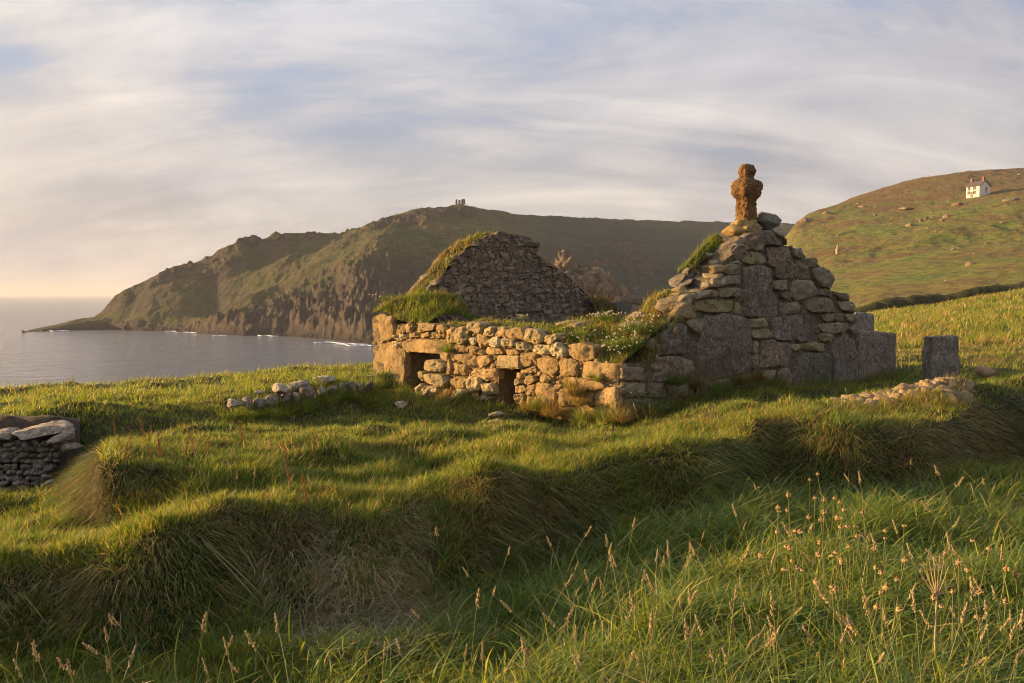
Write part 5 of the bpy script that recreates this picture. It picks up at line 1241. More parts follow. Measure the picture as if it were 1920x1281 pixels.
# hedge bank between the field and the hill
m_hedge, t, b = new_mat('hedge_bank'); tc = t.add('ShaderNodeTexCoord').outputs['Object']; b.inputs['Roughness'].default_value = 1
t.put(b.inputs['Base Color'], t.ramp(t.noise(tc, 1.6, 6, .75), [(.3, (.025, .035, .014)), (.5, (.055, .060, .022)), (.62, (.10, .075, .04)), (.74, (.19, .14, .08))])); t.put(b.inputs['Normal'], t.bump(t.noise(tc, 2.5, 5, .75), 1, .5))
mb = MB(); R6 = np.random.default_rng(66)
xs = np.linspace(1560, 2050, 160); yc = np.interp(xs, [1560, 1640, 1750, 1830, 1920, 2050], [597, 584, 572, 557, 542, 520]); dd = 94.0
for o_ in range(0, 1):
    V = []
    for (dy, dz_) in [(-1.4, -.4), (-1.1, .35), (-.5, .95), (.1, 1.1), (.8, .8), (1.5, -.4)]:
        p = U(xs, yc, dd); g_ = ground_z(p[:, 0], p[:, 1]+dy); q = p.copy(); q[:, 1] += dy; q[:, 2] = g_+dz_*(.9+.5*fbm(p*.16, 3, 3))+(.3*fbm(p*.9+dy, 5, 3) if dz_ > 0 else 0); V.append(q)
    mb.add(np.concatenate(V), [grid_faces(6, 160)[:, ::-1]], (.5, .5, .5))
p0_ = U(1750, 572, 94); tag(mb.build('hedge_bank', m_hedge, None, True, p0_), 'dark overgrown stone hedge bank running along the foot of the hill', 'hedge')

# ================================================================ rocks on the hill
def hill_rock(px, py, w_, h_, lab, grp, seed, col=(.25, .195, .13), name='boulder', mat=None):
    p = hit_ground(px, py+h_*.35, 100); k = p[1]/F; mb = MB(); c = p+np.array([0, 0, -h_*k*.08])
    boulder(mb, c, (w_*k*.5, w_*k*.45, h_*k*.5), np.array(col)*R6.uniform(.8, 1.2), seed, 2, box=.6, rough=.2, rz=R6.uniform(0, 3), tilt=R6.normal()*.15)
    return tag(mb.build(name, mat or m_grey_far, None, True, p), lab, 'boulder', grp)
m_grey_far, t, b = new_mat('distant_granite'); tc = t.add('ShaderNodeTexCoord').outputs['Object']
at_ = t.add('ShaderNodeAttribute', attribute_name='col').outputs['Color']
t.put(b.inputs['Base Color'], t.mix(1.0, at_, t.ramp(t.noise(tc, .9, 5, .7), [(.3, (.5, .48, .45)), (.7, (1.4, 1.35, 1.25))]), 'MULTIPLY')); t.put(b.inputs['Normal'], t.bump(t.noise(tc, 1.1, 5, .7), 1, .8))
named = [(1708,419,24,12,'long pale boulder lying left of the dark rock trio on the hill'),(1727,411,12,12,'dark upright rock first in the trio below the cottage'),(1737,408,14,13,'dark rock in the middle of the trio below the cottage'),(1747,406,12,9,'pale rock last in the trio below the cottage'),(1777,402,18,14,'brown pyramid shaped rock standing alone below the cottage slope'),(1766,411,10,8,'small low rock under the brown pyramid shaped rock'),(1798,381,24,9,'pale flat outcrop on the slope just below the cottage'),(1893,371,26,16,'big tan boulder on the slope right of the cottage'),(1878,416,10,7,'small round pale boulder below the big tan boulder'),(1700,464,8,7,'solitary round stone on the smooth middle slope of the hill'),(1786,466,14,9,'low stone beside the gully line on the middle slope'),(1820,492,24,12,'reddish scar of stones above the green patch'),(1698,389,30,8,'long ledge of pale rock high on the brown slope'),(1640,403,8,7,'small stone on the upper brown slope under the skyline'),(1550,396,16,12,'rounded crag on the skyline left end of the hill'),(1512,409,24,14,'blunt crag where the hill skyline drops'),(1702,359,7,6,'lone pebble like rock below the skyline'),(1914,325,16,7,'pale rock on the skyline at the edge of the hill'),(1618,385,22,10,'band of pale stones high on the brown slope')]
for i, (x_, y_, w_, h_, lb) in enumerate(named): hill_rock(x_, y_, w_, h_, lb, None, 400+i)
for i in range(48):
    if i < 26: x_ = R6.uniform(1490, 1780); y_ = np.interp(x_, [1480, 1600, 1800], [425, 372, 330])+abs(R6.normal())*38+8
    elif i < 36: x_ = R6.normal(1505, 14); y_ = 430+R6.uniform(0, 50)
    else: x_ = R6.uniform(1600, 1915); y_ = R6.uniform(430, 560)
    s_ = R6.uniform(2.2, 5.5)
    try: hill_rock(x_, y_, s_*1.3, s_, 'small pale stone scattered over the brown hillside', 'small stones scattered over the hillside', 500+i, (.27, .21, .14))
    except Exception as e: pass
# small stone pillar low on the hill
p = hit_ground(1571, 476, 90); k = p[1]/F
st_ = MB(); boulder(st_, p+np.array([0, 0, 8*k]), (5*k, 4*k, 10*k), (.42, .30, .2), 88, 3, box=.95, rough=.08)
tag(st_.build('boulder', m_grey_far, None, True, p), 'small upright sunlit pinnacle low on the hillside', 'boulder')
# scrub clumps on the hill and headland shoulders
m_scrub, t, b = new_mat('heath_scrub'); at_ = t.add('ShaderNodeAttribute', attribute_name='col').outputs['Color']; t.put(b.inputs['Base Color'], at_); b.inputs['Roughness'].default_value = 1
sc_ = MB(); n = 170000
xs_ = R6.uniform(-.0, 1, n); a_ = R6.uniform(math.atan(500/F), 36*DEG, n); r_ = np.exp(R6.uniform(math.log(100), math.log(430), n)); x = r_*np.sin(a_); y = r_*np.cos(a_); z = ground_z(x, y)
pq = np.stack([x, y, 0*x], 1); f1 = fbm(pq*.02, 301, 3); f2 = fbm(pq*.09, 311, 3); hgt = z/60
kp = R6.random(n)*(1+1.3*(r_ < 150)) < .25+1.1*np.clip(f2+.12+f1*.8, 0, 1); x, y, z, f1, f2, r_, hgt = [q_[kp] for q_ in (x, y, z, f1, f2, r_, hgt)]; n = len(x)
col = pickcol(R6, n, dict(green=np.clip(1.0-f1*2-hgt*.6, .1, 2), lime=np.clip(.8-f1-hgt*.5, .1, 1), brown=np.clip(.15+f1*2+hgt*.9, .02, 3), rust=np.clip(.10+f2+hgt*.7, .02, 2), straw=.15+0*f1, deep=np.clip(.25-f2, .02, 1)))
up = R6.normal(0, .5, (n, 3))*np.array([1, 1, .1])+np.array([0, 0, 1.])
blades(sc_, np.stack([x, y, z-.15], 1), up, R6.uniform(.06, .20, n)*(.2+r_/330), R6.uniform(.10, .30, n)*(.1+r_/300), R6.normal(0, .5, (n, 3)), col*.75+np.array([.13, .125, .04])*.25, R6, 2)
tag(sc_.build('heath_scrub', m_scrub), 'heather and bracken clumps covering the sunlit hillside', 'scrub', kind='stuff')

# ================================================================ rocky outcrop in the valley
mb = MB(); ro = np.random.default_rng(9)
for i in range(150):
    t_ = ro.random(); x_ = 1030+175*t_; y0_ = np.interp(x_, [1030, 1045, 1063, 1075, 1100, 1135, 1160, 1210], [492, 482, 468, 490, 496, 508, 540, 575]); y_ = y0_+12+abs(ro.normal())*30
    if y_ > 600: continue
    d = 360-(y_-y0_)*.55; k_ = d/F; s_ = ro.uniform(9, 18)
    boulder(mb, U(x_, y_, d), (s_*k_*.7, s_*k_*.6, s_*k_*ro.uniform(.7, 1.5)), np.array((.22, .165, .115))*ro.uniform(.6, 1.3), 600+i, 3, box=.25, rough=.5, rz=ro.uniform(0, 6), tilt=ro.normal()*.3, roll=ro.normal()*.3)
boulder(mb, U(1110, 572, 350), (20, 7, 9), (.14, .11, .085), 6001, 4, box=.2, rough=.5)
tag(mb.build('rock_outcrop', m_grey_far, None, True, U(1100, 600, 340)), 'jagged sunlit rock outcrop in the valley behind the far gable', 'outcrop')
# low slope the outcrop rises from
mb = MB(); nu, nv = 70, 24; A_, B_ = np.meshgrid(np.linspace(0, 1, nu), np.linspace(0, 1, nv))
pxs = 985+A_*330; top_ = 525+45*np.abs(A_-.35)*2+22*(A_ > .5)*(A_-.5)*2
p = U(pxs.ravel(), (640+(top_-640)*B_).ravel(), (290+85*B_+25*np.sin(A_*7)*0).ravel()); p[:, 2] += 3.2*fbm(p*.05, 91, 4)*np.minimum(1, 4*np.minimum(B_, 1.1-B_)).ravel()
mb.add(p, [grid_faces(nv, nu)], (.4, .55, 0)); tag(mb.build('valley_terrain', m_head), kind='structure')

# ================================================================ cottage on the hill
m_wh, t, b = new_mat('limewash'); tc = t.add('ShaderNodeTexCoord').outputs['Object']; at_ = t.add('ShaderNodeAttribute', attribute_name='col').outputs['Color']
t.put(b.inputs['Base Color'], t.mix(t.noise(tc, 1.5, 4, .6), at_, t.mix(1.0, at_, (.8, .77, .72), 'MULTIPLY')))
m_slate, t, b = new_mat('slate_roof'); b.inputs['Base Color'].default_value = (.11, .085, .08, 1); b.inputs['Roughness'].default_value = .6
m_glass, t, b = new_mat('window_glass'); b.inputs['Base Color'].default_value = (.03, .035, .04, 1); b.inputs['Roughness'].default_value = .1; b.inputs['Specular IOR Level'].default_value = .6
m_brick, t, b = new_mat('chimney_brick'); b.inputs['Base Color'].default_value = (.22, .12, .09, 1)
def box_pts(o_, ex, ey, ez): return np.array([o_+ex*i+ey*j+ez*k for k in (0, 1) for j in (0, 1) for i in (0, 1)])
BF = np.array([[0, 2, 3, 1], [4, 5, 7, 6], [0, 1, 5, 4], [2, 6, 7, 3], [0, 4, 6, 2], [1, 3, 7, 5]])
def boxm(mb, o_, ex, ey, ez, col=(.5, .5, .5)): mb.add(box_pts(np.asarray(o_, float), np.asarray(ex, float), np.asarray(ey, float), np.asarray(ez, float)), [BF], col)
hc = hit_ground(1836, 369, 100); kh = hc[1]/F
EX = np.array([math.cos(.42), math.sin(.42), 0]); EY = np.array([-math.sin(.50), math.cos(.50), 0]); EZ = np.array([0, 0, 1.])
Wd = 30*kh; Ln = 26*kh; Hh = 20.5*kh; Rh = 10*kh; c0 = hc+np.array([0, 0, -1.2]); Hh += 1.2
ctg = thing('cottage', hc, 'small white two storey cottage with slate roof standing alone on the hillside', 'house')
mb = MB(); V = [c0, c0+EX*Wd, c0+EX*Wd+EY*Ln, c0+EY*Ln]; V += [v+EZ*Hh for v in V]; V += [c0+EX*Wd/2+EZ*(Hh+Rh), c0+EX*Wd/2+EY*Ln+EZ*(Hh+Rh)]
mb.add(V, [np.array([[0, 1, 5, 4], [2, 3, 7, 6], [3, 0, 4, 7], [1, 2, 6, 5]]), np.array([[4, 5, 8], [6, 7, 9]])], (.78, .73, .66)); mb.build('wall', m_wh, ctg, False)
mb = MB(); ov = .35
for s_ in (0, 1):
    e0 = c0+EX*(Wd*s_)+EZ*Hh; sl_ = (V[8]-EZ*0)-(e0); nz_ = np.cross(sl_, EY); nz_ = nz_/np.linalg.norm(nz_); nz_ = nz_ if nz_[2] > 0 else -nz_
    o_ = e0-EY*ov-sl_*.08+nz_*.02; boxm(mb, o_, sl_*1.10, EY*(Ln+2*ov), nz_*.16)
rf_ = mb.build('roof', m_slate, ctg, False)
for f_ in (.03, .90):
    mb = MB(); q = V[8]+EY*Ln*f_-EX*.55-EZ*.7; boxm(mb, q, EX*.8, EY*.7, EZ*1.7); boxm(mb, q+EZ*1.7-EX*.08-EY*.08, EX*.96, EY*.86, EZ*.16); boxm(mb, q+EZ*1.86+EX*.3+EY*.25, EX*.3, EY*.3, EZ*.4); mb.build('chimney', m_brick, rf_, False)
def win(o_, ex, n_, w_, h_):
    mb = MB(); boxm(mb, o_-n_*.02, ex*w_, n_*.08, EZ*h_, (.7, .68, .62)); boxm(mb, o_-ex*.1-EZ*.12, ex*(w_+.2), n_*.16, EZ*.1, (.6, .58, .52)); wf = mb.build('window', m_wh, ctg, False)
    mb = MB(); g_ = .1
    for i in (0, 1): boxm(mb, o_+ex*(g_+i*(w_/2-g_/3))+EZ*g_+n_*.062, ex*(w_/2-g_*1.3), n_*.02, EZ*(h_-2*g_))
    mb.build('pane', m_glass, wf, False)
NXL = -np.array([EY[1], -EY[0], 0]); NXL = NXL if NXL[0] < 0 else -NXL; NGB = np.array([EX[1], -EX[0], 0])
for f_ in (.25, .68):
    for hz in (1.2+1.0, 1.2+3.6*(Hh-1.2)/5.6): win(c0+EY*Ln*f_+EZ*hz, EY, NXL, 1.1, 1.35)
win(c0+EX*Wd*.52+EZ*(Hh*.62), EX, NGB, .95, 1.8)
mb = MB(); boxm(mb, c0+EY*Ln*.46+NXL*.02+EZ*1.2, EY*1.0, NXL*.06, EZ*2.0, (.25, .2, .16)); mb.build('door', m_wh, ctg, False)

# ruin stubs on the summit of the headland
sm_ = headland_top(862); ks = math.hypot(sm_[0], sm_[1])/F
sr = thing('summit_ruin', sm_, 'three dark stubs of masonry standing on the headland summit', 'ruin')
for (ox, w_, h_) in [(-6, 3.6, 9.5), (-.5, 4.2, 8), (6.5, 7.5, 10)]:
    mb = MB(); n_ = 9
    prof = [(1.15, 0), (1.0, .15), (.95, .6), (.97, .85), (.8, .95), (.45, 1.0)]
    aa = np.linspace(0, 2*np.pi, 28, endpoint=False); V = []
    for s_, t_ in prof:
        e = 4; rr_ = (np.abs(np.cos(aa))**e+np.abs(np.sin(aa))**e)**(-1/e); q = np.stack([w_*.5*s_*rr_*np.cos(aa), w_*.4*s_*rr_*np.sin(aa), 0*aa+t_*h_-1.0], 1)*ks; V.append(q)
    q = np.concatenate(V); q += (.35*fbm(q*1.3+ox, 3, 3))[:, None]; q += sm_+np.array([ox*ks, 0, 0]); i = np.arange(28); j = (i+1) % 28
    fq = np.concatenate([np.stack([a_*28+i, a_*28+j, (a_+1)*28+j, (a_+1)*28+i], 1) for a_ in range(5)]); q = np.concatenate([q, [q[-28:].mean(0)]])
    mb.add(q, [fq, np.stack([140+i, 140+j, np.full(28, 168)], 1)], (.20, .14, .11)); mb.build('pillar', m_grey_far, sr)

# ================================================================ sea air
m_haze = bpy.data.materials.new('sea_haze'); m_haze.use_nodes = True; nt_ = m_haze.node_tree; nt_.nodes.remove(nt_.nodes['Principled BSDF'])
pv = nt_.nodes.new('ShaderNodeVolumePrincipled'); pv.inputs['Color'].default_value = (.74, .77, .86, 1); pv.inputs['Density'].default_value = .00011; pv.inputs['Anisotropy'].default_value = .1
nt_.links.new(pv.outputs[0], nt_.nodes['Material Output'].inputs['Volume'])
mb = MB(); boxm(mb, (-45000, -45000, -46), (90000, 0, 0), (0, 90000, 0), (0, 0, 46+118)); hz = mb.build('haze', m_haze, None, False); tag(hz, kind='stuff')

for i, (s_, t__, z_, sz, lb) in enumerate([(.62, 1.0, -.50, (.34, .2, .05), 'flat lichened slab lying on the wall top between the two thrift clumps'), (1.55, .75, -.52, (.30, .22, .06), 'pale flat slab on the wall top behind the row of round stones'), (2.0, .9, -.50, (.26, .16, .05), 'long low slab at the back of the wall top below the dark far gable')]):
    p = A0+WD*s_+UD*t__; mb = MB(); boulder(mb, (p[0], p[1], z_), sz, (.42, .33, .22), 7100+i, 3, box=.6, rough=.1, rz=.1*i+.1, tilt=-.1)
    tag(mb.build('boulder', m_grey, None, True, (p[0], p[1], z_)), lb, 'boulder')
# ================================================================ plants one can count
R7 = np.random.default_rng(71)
m_leafy = blade_mat('herb_leaves', .3, .5)
m_head, m_headrock = blade_mat('seed_heads', .25, .8), m_head
m_stem = blade_mat('plant_stems', .2, .6)
def tube(mb, pts, r0, r1, col, k=5):
    pts = np.asarray(pts, float); n = len(pts); tg = np.gradient(pts, axis=0); tg /= np.linalg.norm(tg, axis=1, keepdims=True)+1e-9
    a_ = np.cross(tg, np.array([.3, 1, .1])); a_ /= np.linalg.norm(a_, axis=1, keepdims=True); b_ = np.cross(tg, a_); rr = np.linspace(r0, r1, n)[:, None, None]
    th = np.linspace(0, 2*np.pi, k, endpoint=False); V = pts[:, None]+rr*(np.cos(th)[None, :, None]*a_[:, None]+np.sin(th)[None, :, None]*b_[:, None])
    i = np.arange(k); j = (i+1) % k
    mb.add(V.reshape(-1, 3), [np.concatenate([np.stack([q*k+i, q*k+j, (q+1)*k+j, (q+1)*k+i], 1) for q in range(n-1)])], col)
def ell(mb, c, s_, col, lod=2, seed=0, rough=.2, M=None):
    v, f = ICO[lod]; p = v*(1+rough*noise(v*3+seed, seed)[:, None]); p = p*np.asarray(s_)
    if M is not None: p = p@M.T
    mb.add(p+np.asarray(c), [f], col)
def bend(L, dx, dy, n=8):
    t_ = np.linspace(0, 1, n); return np.stack([dx*t_**2, dy*t_**2, L*t_-.5*(dx*dx+dy*dy)/max(L, .1)*t_**2], 1)
def proto(name, parts):
    """prototype at the origin: returns mesh data per part"""
    return name, parts
def emit(kind, protos, p, lab, cat, grp, rz, sc):
    root = bpy.data.objects.new(kind, None); COL.objects.link(root); root.location = tuple(p); root.rotation_euler = (0, 0, rz); root.scale = (sc, sc, sc); tag(root, lab, cat, grp)
    for pn, me in protos:
        o = bpy.data.objects.new(pn, me); COL.objects.link(o); o.parent = root
    return root
def mesh_of(mb, name, mat):
    o = mb.build(name, mat); me = o.data; bpy.data.objects.remove(o); return me
def plantain(i):
    L = R7.uniform(.46, .58); P = bend(L, R7.normal()*.05, R7.normal()*.04); st = MB(); tube(st, P, .0028, .002, (.22, .24, .07), 5)
    hd = MB(); tip = P[-1]; hl = R7.uniform(.012, .026)
    ell(hd, tip+np.array([0, 0, hl*.6]), (.0085, .0085, hl), (.30, .17, .06), 2, i, .25)
    for k in range(22):
        a_ = R7.uniform(0, 6.28); z_ = R7.uniform(-.3, .5)*hl; ell(hd, tip+np.array([math.cos(a_)*.011, math.sin(a_)*.013, hl*.5+z_]), (.0034, .0034, .0022), (.85, .68, .36), 1, k)
    return [('stem', mesh_of(st, 'stem', m_stem)), ('flower_head', mesh_of(hd, 'flower_head', m_head))]
def cocksfoot(i):
    L = R7.uniform(.55, .7); P = bend(L, R7.normal()*.15+.05, R7.normal()*.1, 10); st = MB(); tube(st, P, .0024, .0014, (.30, .29, .11), 4)
    a_ = R7.uniform(0, 6); st2 = np.array([math.cos(a_), math.sin(a_), 0])
    for q in (.25, .5): blades(st, (P[int(q*9)])[None], np.array([[st2[0]*.5, st2[1]*.5, .8]]), np.array([.2]), np.array([.006]), np.array([[st2[0]*.7, st2[1]*.7, -.5]]), np.array([[.10, .15, .04]]), R7, 4)
    hd = MB(); n_ = 26
    for k in range(n_):
        t_ = k/n_; q = P[-1]+(P[-1]-P[-3])/np.linalg.norm(P[-1]-P[-3])*(t_*.085-.03); o_ = R7.normal(size=3)*.0065*(1.1-t_)*(1 if i % 2 else .55)
        ell(hd, q+o_, (.0036, .0036, .0080), np.array((.50, .38, .19))*R7.uniform(.7, 1.2), 1, k, .3, rotx(R7.normal()*.4)@roty(R7.normal()*.4))
    return [('stem', mesh_of(st, 'stem', m_stem)), ('seed_head', mesh_of(hd, 'seed_head', m_head))]
def dock(i):
    L = R7.uniform(.42, .62); P = bend(L, R7.normal()*.07-.03, R7.normal()*.04, 10); st = MB(); tube(st, P, .004, .002, (.24, .11, .045), 5)
    hd = MB()
    for br in range(3):
        s_ = P[4+br]; a_ = R7.uniform(0, 6.28); Q = s_+bend(.13, math.cos(a_)*.03, math.sin(a_)*.03, 5); tube(st, Q, .0018, .001, (.26, .12, .05), 4)
        for q in Q[1:]:
            for _ in range(4): ell(hd, q+R7.normal(size=3)*.007, (.0065, .0065, .005), np.array((.36, .15, .055))*R7.uniform(.7, 1.25), 1, _, .3)
    for q in P[4:]:
        for _ in range(11): ell(hd, q+R7.normal(size=3)*np.array([.007, .007, .017]), (.007, .007, .005), np.array((.38, .16, .055))*R7.uniform(.7, 1.25), 1, _, .3)
    lf = MB(); n_ = 5; az = R7.uniform(0, 6.28, n_); blades(lf, np.zeros((n_, 3))+P[1:2]*R7.uniform(0, 1.5, (n_, 1)), np.stack([np.cos(az)*.6, np.sin(az)*.6, np.full(n_, .8)], 1), R7.uniform(.12, .2, n_), np.full(n_, .035), np.stack([np.cos(az)*.5, np.sin(az)*.5, np.full(n_, -.5)], 1), np.tile([[.16, .14, .04]], (n_, 1)), R7, 5)
    return [('stem', mesh_of(st, 'stem', m_stem)), ('seed_spike', mesh_of(hd, 'seed_spike', m_head)), ('leaf', mesh_of(lf, 'leaf', m_leafy))]
PL = [plantain(i) for i in range(5)]; CO = [cocksfoot(i) for i in range(6)]; DO = [dock(i) for i in range(4)]
def root_for(px, py, L, d0=3.6, d1=14):
    dd = np.exp(np.linspace(math.log(d0), math.log(d1), 500)); p = U(px, py, 1.0)[None]*dd[:, None]; g_ = ground_z(p[:, 0], p[:, 1])
    k = int(np.argmax(p[:, 2] < g_+L)); q = p[k].copy(); q[2] = ground_z(q[0], q[1])-.01; return q
def sow(kind, protos, pts, lab, cat, grp, L, smin=.85, smax=1.2):
    for i, (x_, y_) in enumerate(pts):
        sc = R7.uniform(smin, smax); p = root_for(x_, y_, L*sc); pr = protos[int(R7.integers(len(protos)))]
        emit(kind, pr, p, lab, cat, grp, R7.uniform(0, 6.28), sc)
pl_pts = [(1460,942),(1485,905),(1520,890),(1547,882),(1545,915),(1565,935),(1455,940),(1490,940),(1500,975),(1511,985),(1503,1008),(1480,1000),(1528,925),(1537,950),(1548,960),(1560,925),(1568,940),(1575,955),(1593,935),(1583,950),(1570,975),(1590,965),(1601,968),(1604,985),(1635,955),(1657,985),(1663,993),(1648,1015),(1692,965),(1540,1000),(1555,1010),(1560,1030),(1572,1020),(1585,1035),(1600,1010),(1625,1000),(1483,1030),(1490,1045),(1458,1040),(1505,1045),(1515,1060),(1530,1020),(1634,1050),(1688,1075),(1654,1085),(1657,1100),(1675,1040),(1830,990),(1835,1015),(1803,1040),(1778,1025),(1808,1055),(1845,1080),(1870,1045),(1915,1060),(1882,1110),(1840,1130),(1590,1100),(1620,1120),(1700,1110),(1725,1090),(1765,1110),(1450,985),(1440,1020),(1548,1085),(1570,1075),(1660,1060),(1790,1095)]
sow('plantain', PL, pl_pts, 'ribwort plantain stalk with a brown head ringed with cream in the tall grass', 'wildflower', 'ribwort plantain heads in the tall grass', .54)
co_pts = [(1420,1025),(1380,1040),(1345,1150),(1300,1090),(1290,1035),(1265,1030),(1240,1100),(1180,1045),(1175,1075),(1120,1060),(1062,1050),(1070,1080),(1050,1120),(1015,1120),(1290,1145),(1225,1060),(1255,1075),(1215,1150),(1155,1190),(1095,1170),(1020,1180),(965,1155),(935,1000),(905,1080),(880,1125),(842,1110),(825,985),(938,1075),(1405,945),(1430,905),(1385,1120),(1420,1140),(1500,1160),(1535,1200),(1580,1180),(1640,1170),(1690,1200),(1735,1180),(1800,1170),(1855,1190),(1900,1160),(1890,1010),(1760,960),(1815,930),(1862,900),(1790,880),(1740,905),(1705,870),(1645,900),(1625,905),(1360,1200),(1310,1215),(1260,1200),(1000,1230),(1060,1225),(1120,1240),(1460,1230),(1600,1240),(1760,1230),(1880,1240),(1400,1235),
 (248,1120),(213,1160),(150,1190),(170,1215),(270,1160),(295,1160),(355,1185),(398,1190),(60,1215),(85,1240),(30,1190),(555,1200),(560,1215),(710,1215),(455,1210),(340,1230),(420,1240),(120,1245),(225,1245),(640,1250),(800,1240),(860,1220),(905,1225),(185,1232),(505,1245),(20,1235),(1010,1095),(1140,1130),(1330,1050),(700,1245)]
co_pts += [(R7.uniform(1050, 1915), R7.uniform(960, 1230)) for _ in range(60)]
sow('cocksfoot_stalk', CO, co_pts, 'thin flowering grass stalk with a pale clustered seed head in the foreground', 'grass stalk', 'flowering grass stalks in the foreground', .62, .65, 1.1)
do_pts = [(215,790),(228,818),(245,822),(270,788),(278,805),(303,780),(295,822),(312,835),(345,818),(364,815),(388,822),(455,797),(488,805),(510,825),(533,820),(562,822),(590,828),(300,815),(575,905),(545,872),(232,840),(283,830)]
sow('dock_plant', DO, do_pts, 'rusty red dock seed spike standing in the hollow behind the mound', 'dock', 'dock seed spikes in the hollow on the left', .50, .4, .72)
sow('cocksfoot_stalk', CO, [(395,880),(423,878),(449,885),(440,905),(470,915),(380,935),(525,905),(545,935),(1205,775),(1310,770),(1590,735),(1505,760),(1235,750),(630,935),(585,925),(1470,760),(1325,775),(1350,768)], 'slender pale grass stalk standing on the short turf of the bank', 'grass stalk', 'grass stalks on the short turf', .5, .5, .8)
# dead umbel skeleton at the right
d_ = 4.15; b0 = U(1758, 1300, d_); b0[2] = ground_z(b0[0], b0[1]); um = thing('dead_hogweed', b0, 'bare pale branching skeleton of a dead umbel standing at the lower right', 'dead plant')
mb = MB(); top = U(1757, 1118, d_); mid = U(1753, 1200, d_); pc = (.50, .38, .22)
tube(mb, [b0, mid, top], .007, .0045, pc, 7); mb.build('stem', m_stem, um)
mb = MB()
for (x_, y_) in [(1724,1072),(1731,1062),(1742,1050),(1750,1045),(1762,1042),(1770,1050),(1779,1062),(1790,1082),(1736,1090),(1778,1100),(1745,1070),(1760,1065)]:
    e_ = U(x_, y_, d_+R7.uniform(-.05, .05)); m_ = (top+e_)/2+np.array([0, 0, -.008]); tube(mb, [top, m_, e_], .0028, .0014, pc, 5)
    for _ in range(6): tube(mb, [e_, e_+np.array([R7.normal()*.014, R7.normal()*.014, R7.uniform(.005, .02)])], .001, .0006, pc, 4)
for q in (.35, .6): 
    s_ = b0*(1-q)+top*q; tube(mb, [s_, s_+np.array([.04, 0, .06]), s_+np.array([.07, .02, .13])], .002, .001, pc, 5)
mb.build('branch', m_stem, um)
# long dry stalks leaning on the bank face
for (a_, b_, lb) in [((372,1003),(520,1145),'longest pale dry stalk leaning on the dark bank face, uppermost of the crossing stalks'),((378,1012),(508,1155),'pale dry stalk running just under the longest one'),((440,1012),(500,1105),'short bent pale stalk standing above the crossing stalks'),((410,1102),(512,1152),'lower pale dry stalk lying flatter than the others'),((508,1075),(514,1140),'short upright dry stalk by the straw at the bank foot'),((458,1008),(492,1090),'thin curved dry stalk near the middle of the bank face'),((42,1112),(95,1178),'single thin dry stalk on the far left bank face'),((655,1005),(628,1060),'thin rusty stalk curving up beside the straw patch')]:
    p1 = hit_fast(*b_); p0 = hit_fast(*a_); dm = min(p0[1], p1[1]); q0 = U(*a_, p0[1]-.10); q1 = U(*b_, p1[1]-.03); m_ = (q0+q1)/2+np.array([.01, -.03, .02]); mb = MB(); tube(mb, [q1, m_, q0], .0035, .002, (.40, .34, .22), 5)
    tag(mb.build('dry_stalk', m_stem, None, True, q1), lb, 'dry stalk')

# ---------------------------------------------------------------- thrift and other clumps
def thrift(base, lab, spots, cushion, hL, white=(.85, .74, .70), fr=.011, leafcol='green'):
    t_ = thing('thrift_clump', base, lab, 'wildflower')
    mb = MB()
    for c, r_, n_, L_ in cushion:
        d = R7.normal(size=(n_, 3)); d[:, 2] = abs(d[:, 2]); d /= np.linalg.norm(d, axis=1, keepdims=True); P = c+d*r_*R7.uniform(.2, 1, (n_, 1))*np.array([1, 1, .45])
        blades(mb, P, d*.7+np.array([0, 0, .8]), R7.uniform(.5, 1.1, n_)*L_, R7.uniform(.004, .007, n_), R7.normal(0, .25, (n_, 3)), pickcol(R7, n_, {leafcol: np.ones(n_), 'deep': np.full(n_, .6), 'lime': np.full(n_, .3)}), R7, 2)
    mb.build('foliage', m_leafy, t_)
    me = []
    for q in range(4):
        m2 = MB(); P = bend(hL, R7.normal()*.02, R7.normal()*.02, 4); tube(m2, P, .0018, .0014, (.14, .17, .06), 4)
        for _ in range(9): ell(m2, P[-1]+R7.normal(size=3)*fr*.42, (fr*.7, fr*.7, fr*.5), np.array(white)*R7.uniform(.85, 1.05), 1, _, .2)
        me.append(mesh_of(m2, 'flower', m_flower))
    for s_ in spots[:100]:
        o = bpy.data.objects.new('flower', me[int(R7.integers(4))]); COL.objects.link(o); o.parent = t_; o.location = tuple(np.asarray(s_)-np.asarray(base)); o.rotation_euler = (R7.normal()*.12, R7.normal()*.12, R7.uniform(0, 6.28)); k_ = R7.uniform(.75, 1.2); o.scale = (k_, k_, k_)
m_flower = blade_mat('petals_and_stalks', .25, .7)
def surf(s_, t__):   # point on the wall-top mound
    ss = [.06, .4, .8, 1.3, 1.9]; ts = [.04, .4, .8, 1.2]; Zt = np.array([[-1.12,-1.06,-.98,-.80,-.66],[-.98,-.90,-.80,-.66,-.58],[-.74,-.66,-.60,-.55,-.53],[-.50,-.44,-.45,-.50,-.58]])
    z_ = np.interp(t__, ts, [np.interp(s_, ss, r_) for r_ in Zt]); p = A0+WD*s_+UD*t__; return np.array([p[0], p[1], z_+.03])
c = surf(.45, .55)
thrift(c, 'big clump of white and pink thrift spilling over the wall corner beside the near gable', [surf(R7.uniform(.06, .62), R7.uniform(.05, 1.1))+np.array([0, 0, .02]) for _ in range(100)], [(surf(.35, .35), .3, 900, .12), (surf(.35, .8), .3, 900, .12), (surf(.2, .5), .25, 500, .11)], .15)
c = surf(1.55, .95)
thrift(c, 'pink thrift along the back edge of the wall top below the dark far gable', [surf(R7.normal(1.25, .28), R7.uniform(.95, 1.2)) for _ in range(42)], [(surf(1.25, 1.05), .22, 600, .12)], .16)
c = surf(1.5, .3)
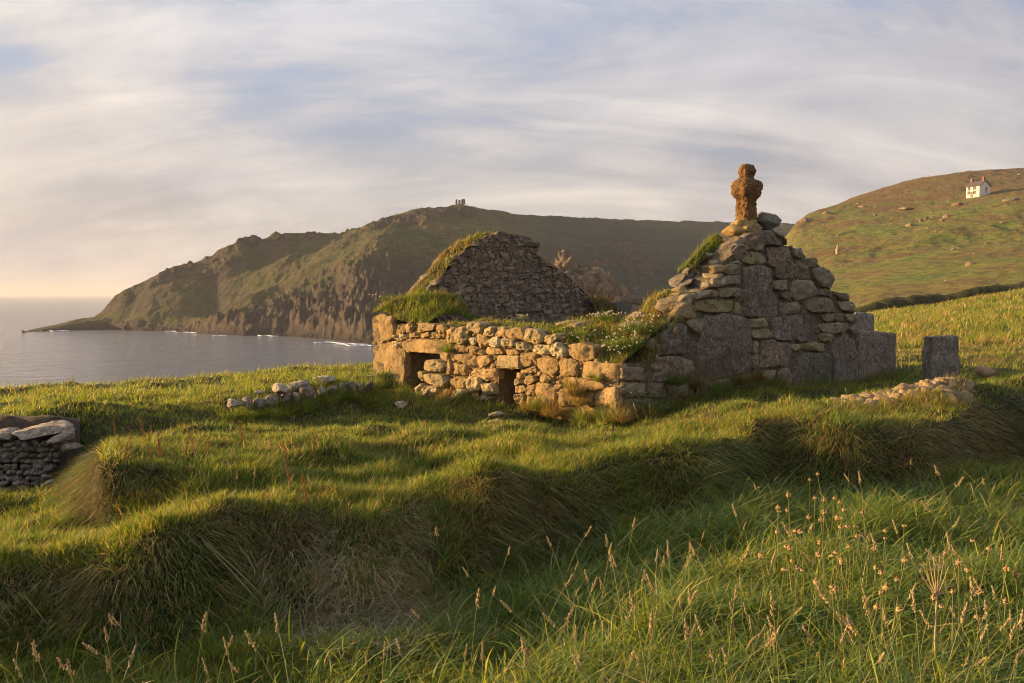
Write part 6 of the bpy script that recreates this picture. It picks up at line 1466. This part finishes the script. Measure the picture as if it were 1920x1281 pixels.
thrift(c, 'small thrift patch in the grass above the round pale wall stones', [surf(R7.normal(1.15, .2), R7.uniform(.15, .5)) for _ in range(30)], [(surf(1.15, .3), .2, 400, .09)], .08)
for (x_, y_, n_, lb, pl_) in [(732,553,10,'few pink thrift heads on the lower turf slope of the far gable','f'),(755,566,9,'thrift heads at the left corner of the turf over the wall end','f')]:
    c = on_plane(x_, y_+12, FG0, NG)+WD*.2 if pl_ == 'f' else None
    if lb.startswith('thrift'): c = on_plane(722, 580, A0, NS)+UD*.4
    thrift(c, lb, [c+R7.normal(size=3)*np.array([.22, .12, .03]) for _ in range(n_)], [(c, .18, 200, .1)], .12)
c = on_plane(925, 600, A0, NS)+UD*.7
thrift(c, 'tiny thrift tuft alone in the middle of the side wall top', [c+R7.normal(size=3)*np.array([.09, .09, .01]) for _ in range(10)], [(c, .1, 120, .07)], .07)
# bushy flowering herb at the foot of the pier
c = hit_fast(722, 742); c = c+np.array([0, -.1, 0])
thrift(c, 'dark rounded bush dotted with small white flowers at the left foot of the wall', [c+np.array([R7.normal()*.22, R7.normal()*.16-.1, R7.uniform(.05, .38)]) for _ in range(90)], [(c+np.array([0, 0, .12]), .38, 2600, .10), (c+np.array([.05, 0, .3]), .25, 1200, .09)], .06, (.75, .66, .6), .008, 'deep')
# leafy weed at the foot of the near corner
c = hit_fast(1205, 790); wd_ = thing('leafy_weed', c, 'dark leafy weed with tiny pale buds at the near corner of the ruin', 'weed')
mb = MB(); n_ = 900; P = c+R7.normal(size=(n_, 3))*np.array([.22, .18, .13])+np.array([0, 0, .22]); az = R7.uniform(0, 6.28, n_)
blades(mb, P, np.stack([np.cos(az)*.8, np.sin(az)*.8, np.full(n_, .35)], 1), R7.uniform(.03, .06, n_), R7.uniform(.018, .03, n_), R7.normal(0, .2, (n_, 3)), pickcol(R7, n_, dict(deep=np.ones(n_), green=np.full(n_, .5))), R7, 3); mb.build('foliage', m_leafy, wd_)
mb = MB()
for _ in range(22): ell(mb, c+R7.normal(size=3)*np.array([.22, .16, .1])+np.array([0, -.1, .3]), (.009, .009, .006), (.7, .68, .55), 1, _)
mb.build('bud', m_flower, wd_)
# small white flowers on the bank by the low wall
pts = [hit_fast(x_, y_) for x_, y_ in [(412,752),(420,748),(428,755),(436,750),(440,745),(445,752),(453,748)]]; c = np.mean(pts, 0)
thrift(c, 'cluster of tiny white flowers in the bank grass left of the low stone wall', [p for p in pts], [(c, .2, 120, .07)], .07, (.8, .8, .7), .010)
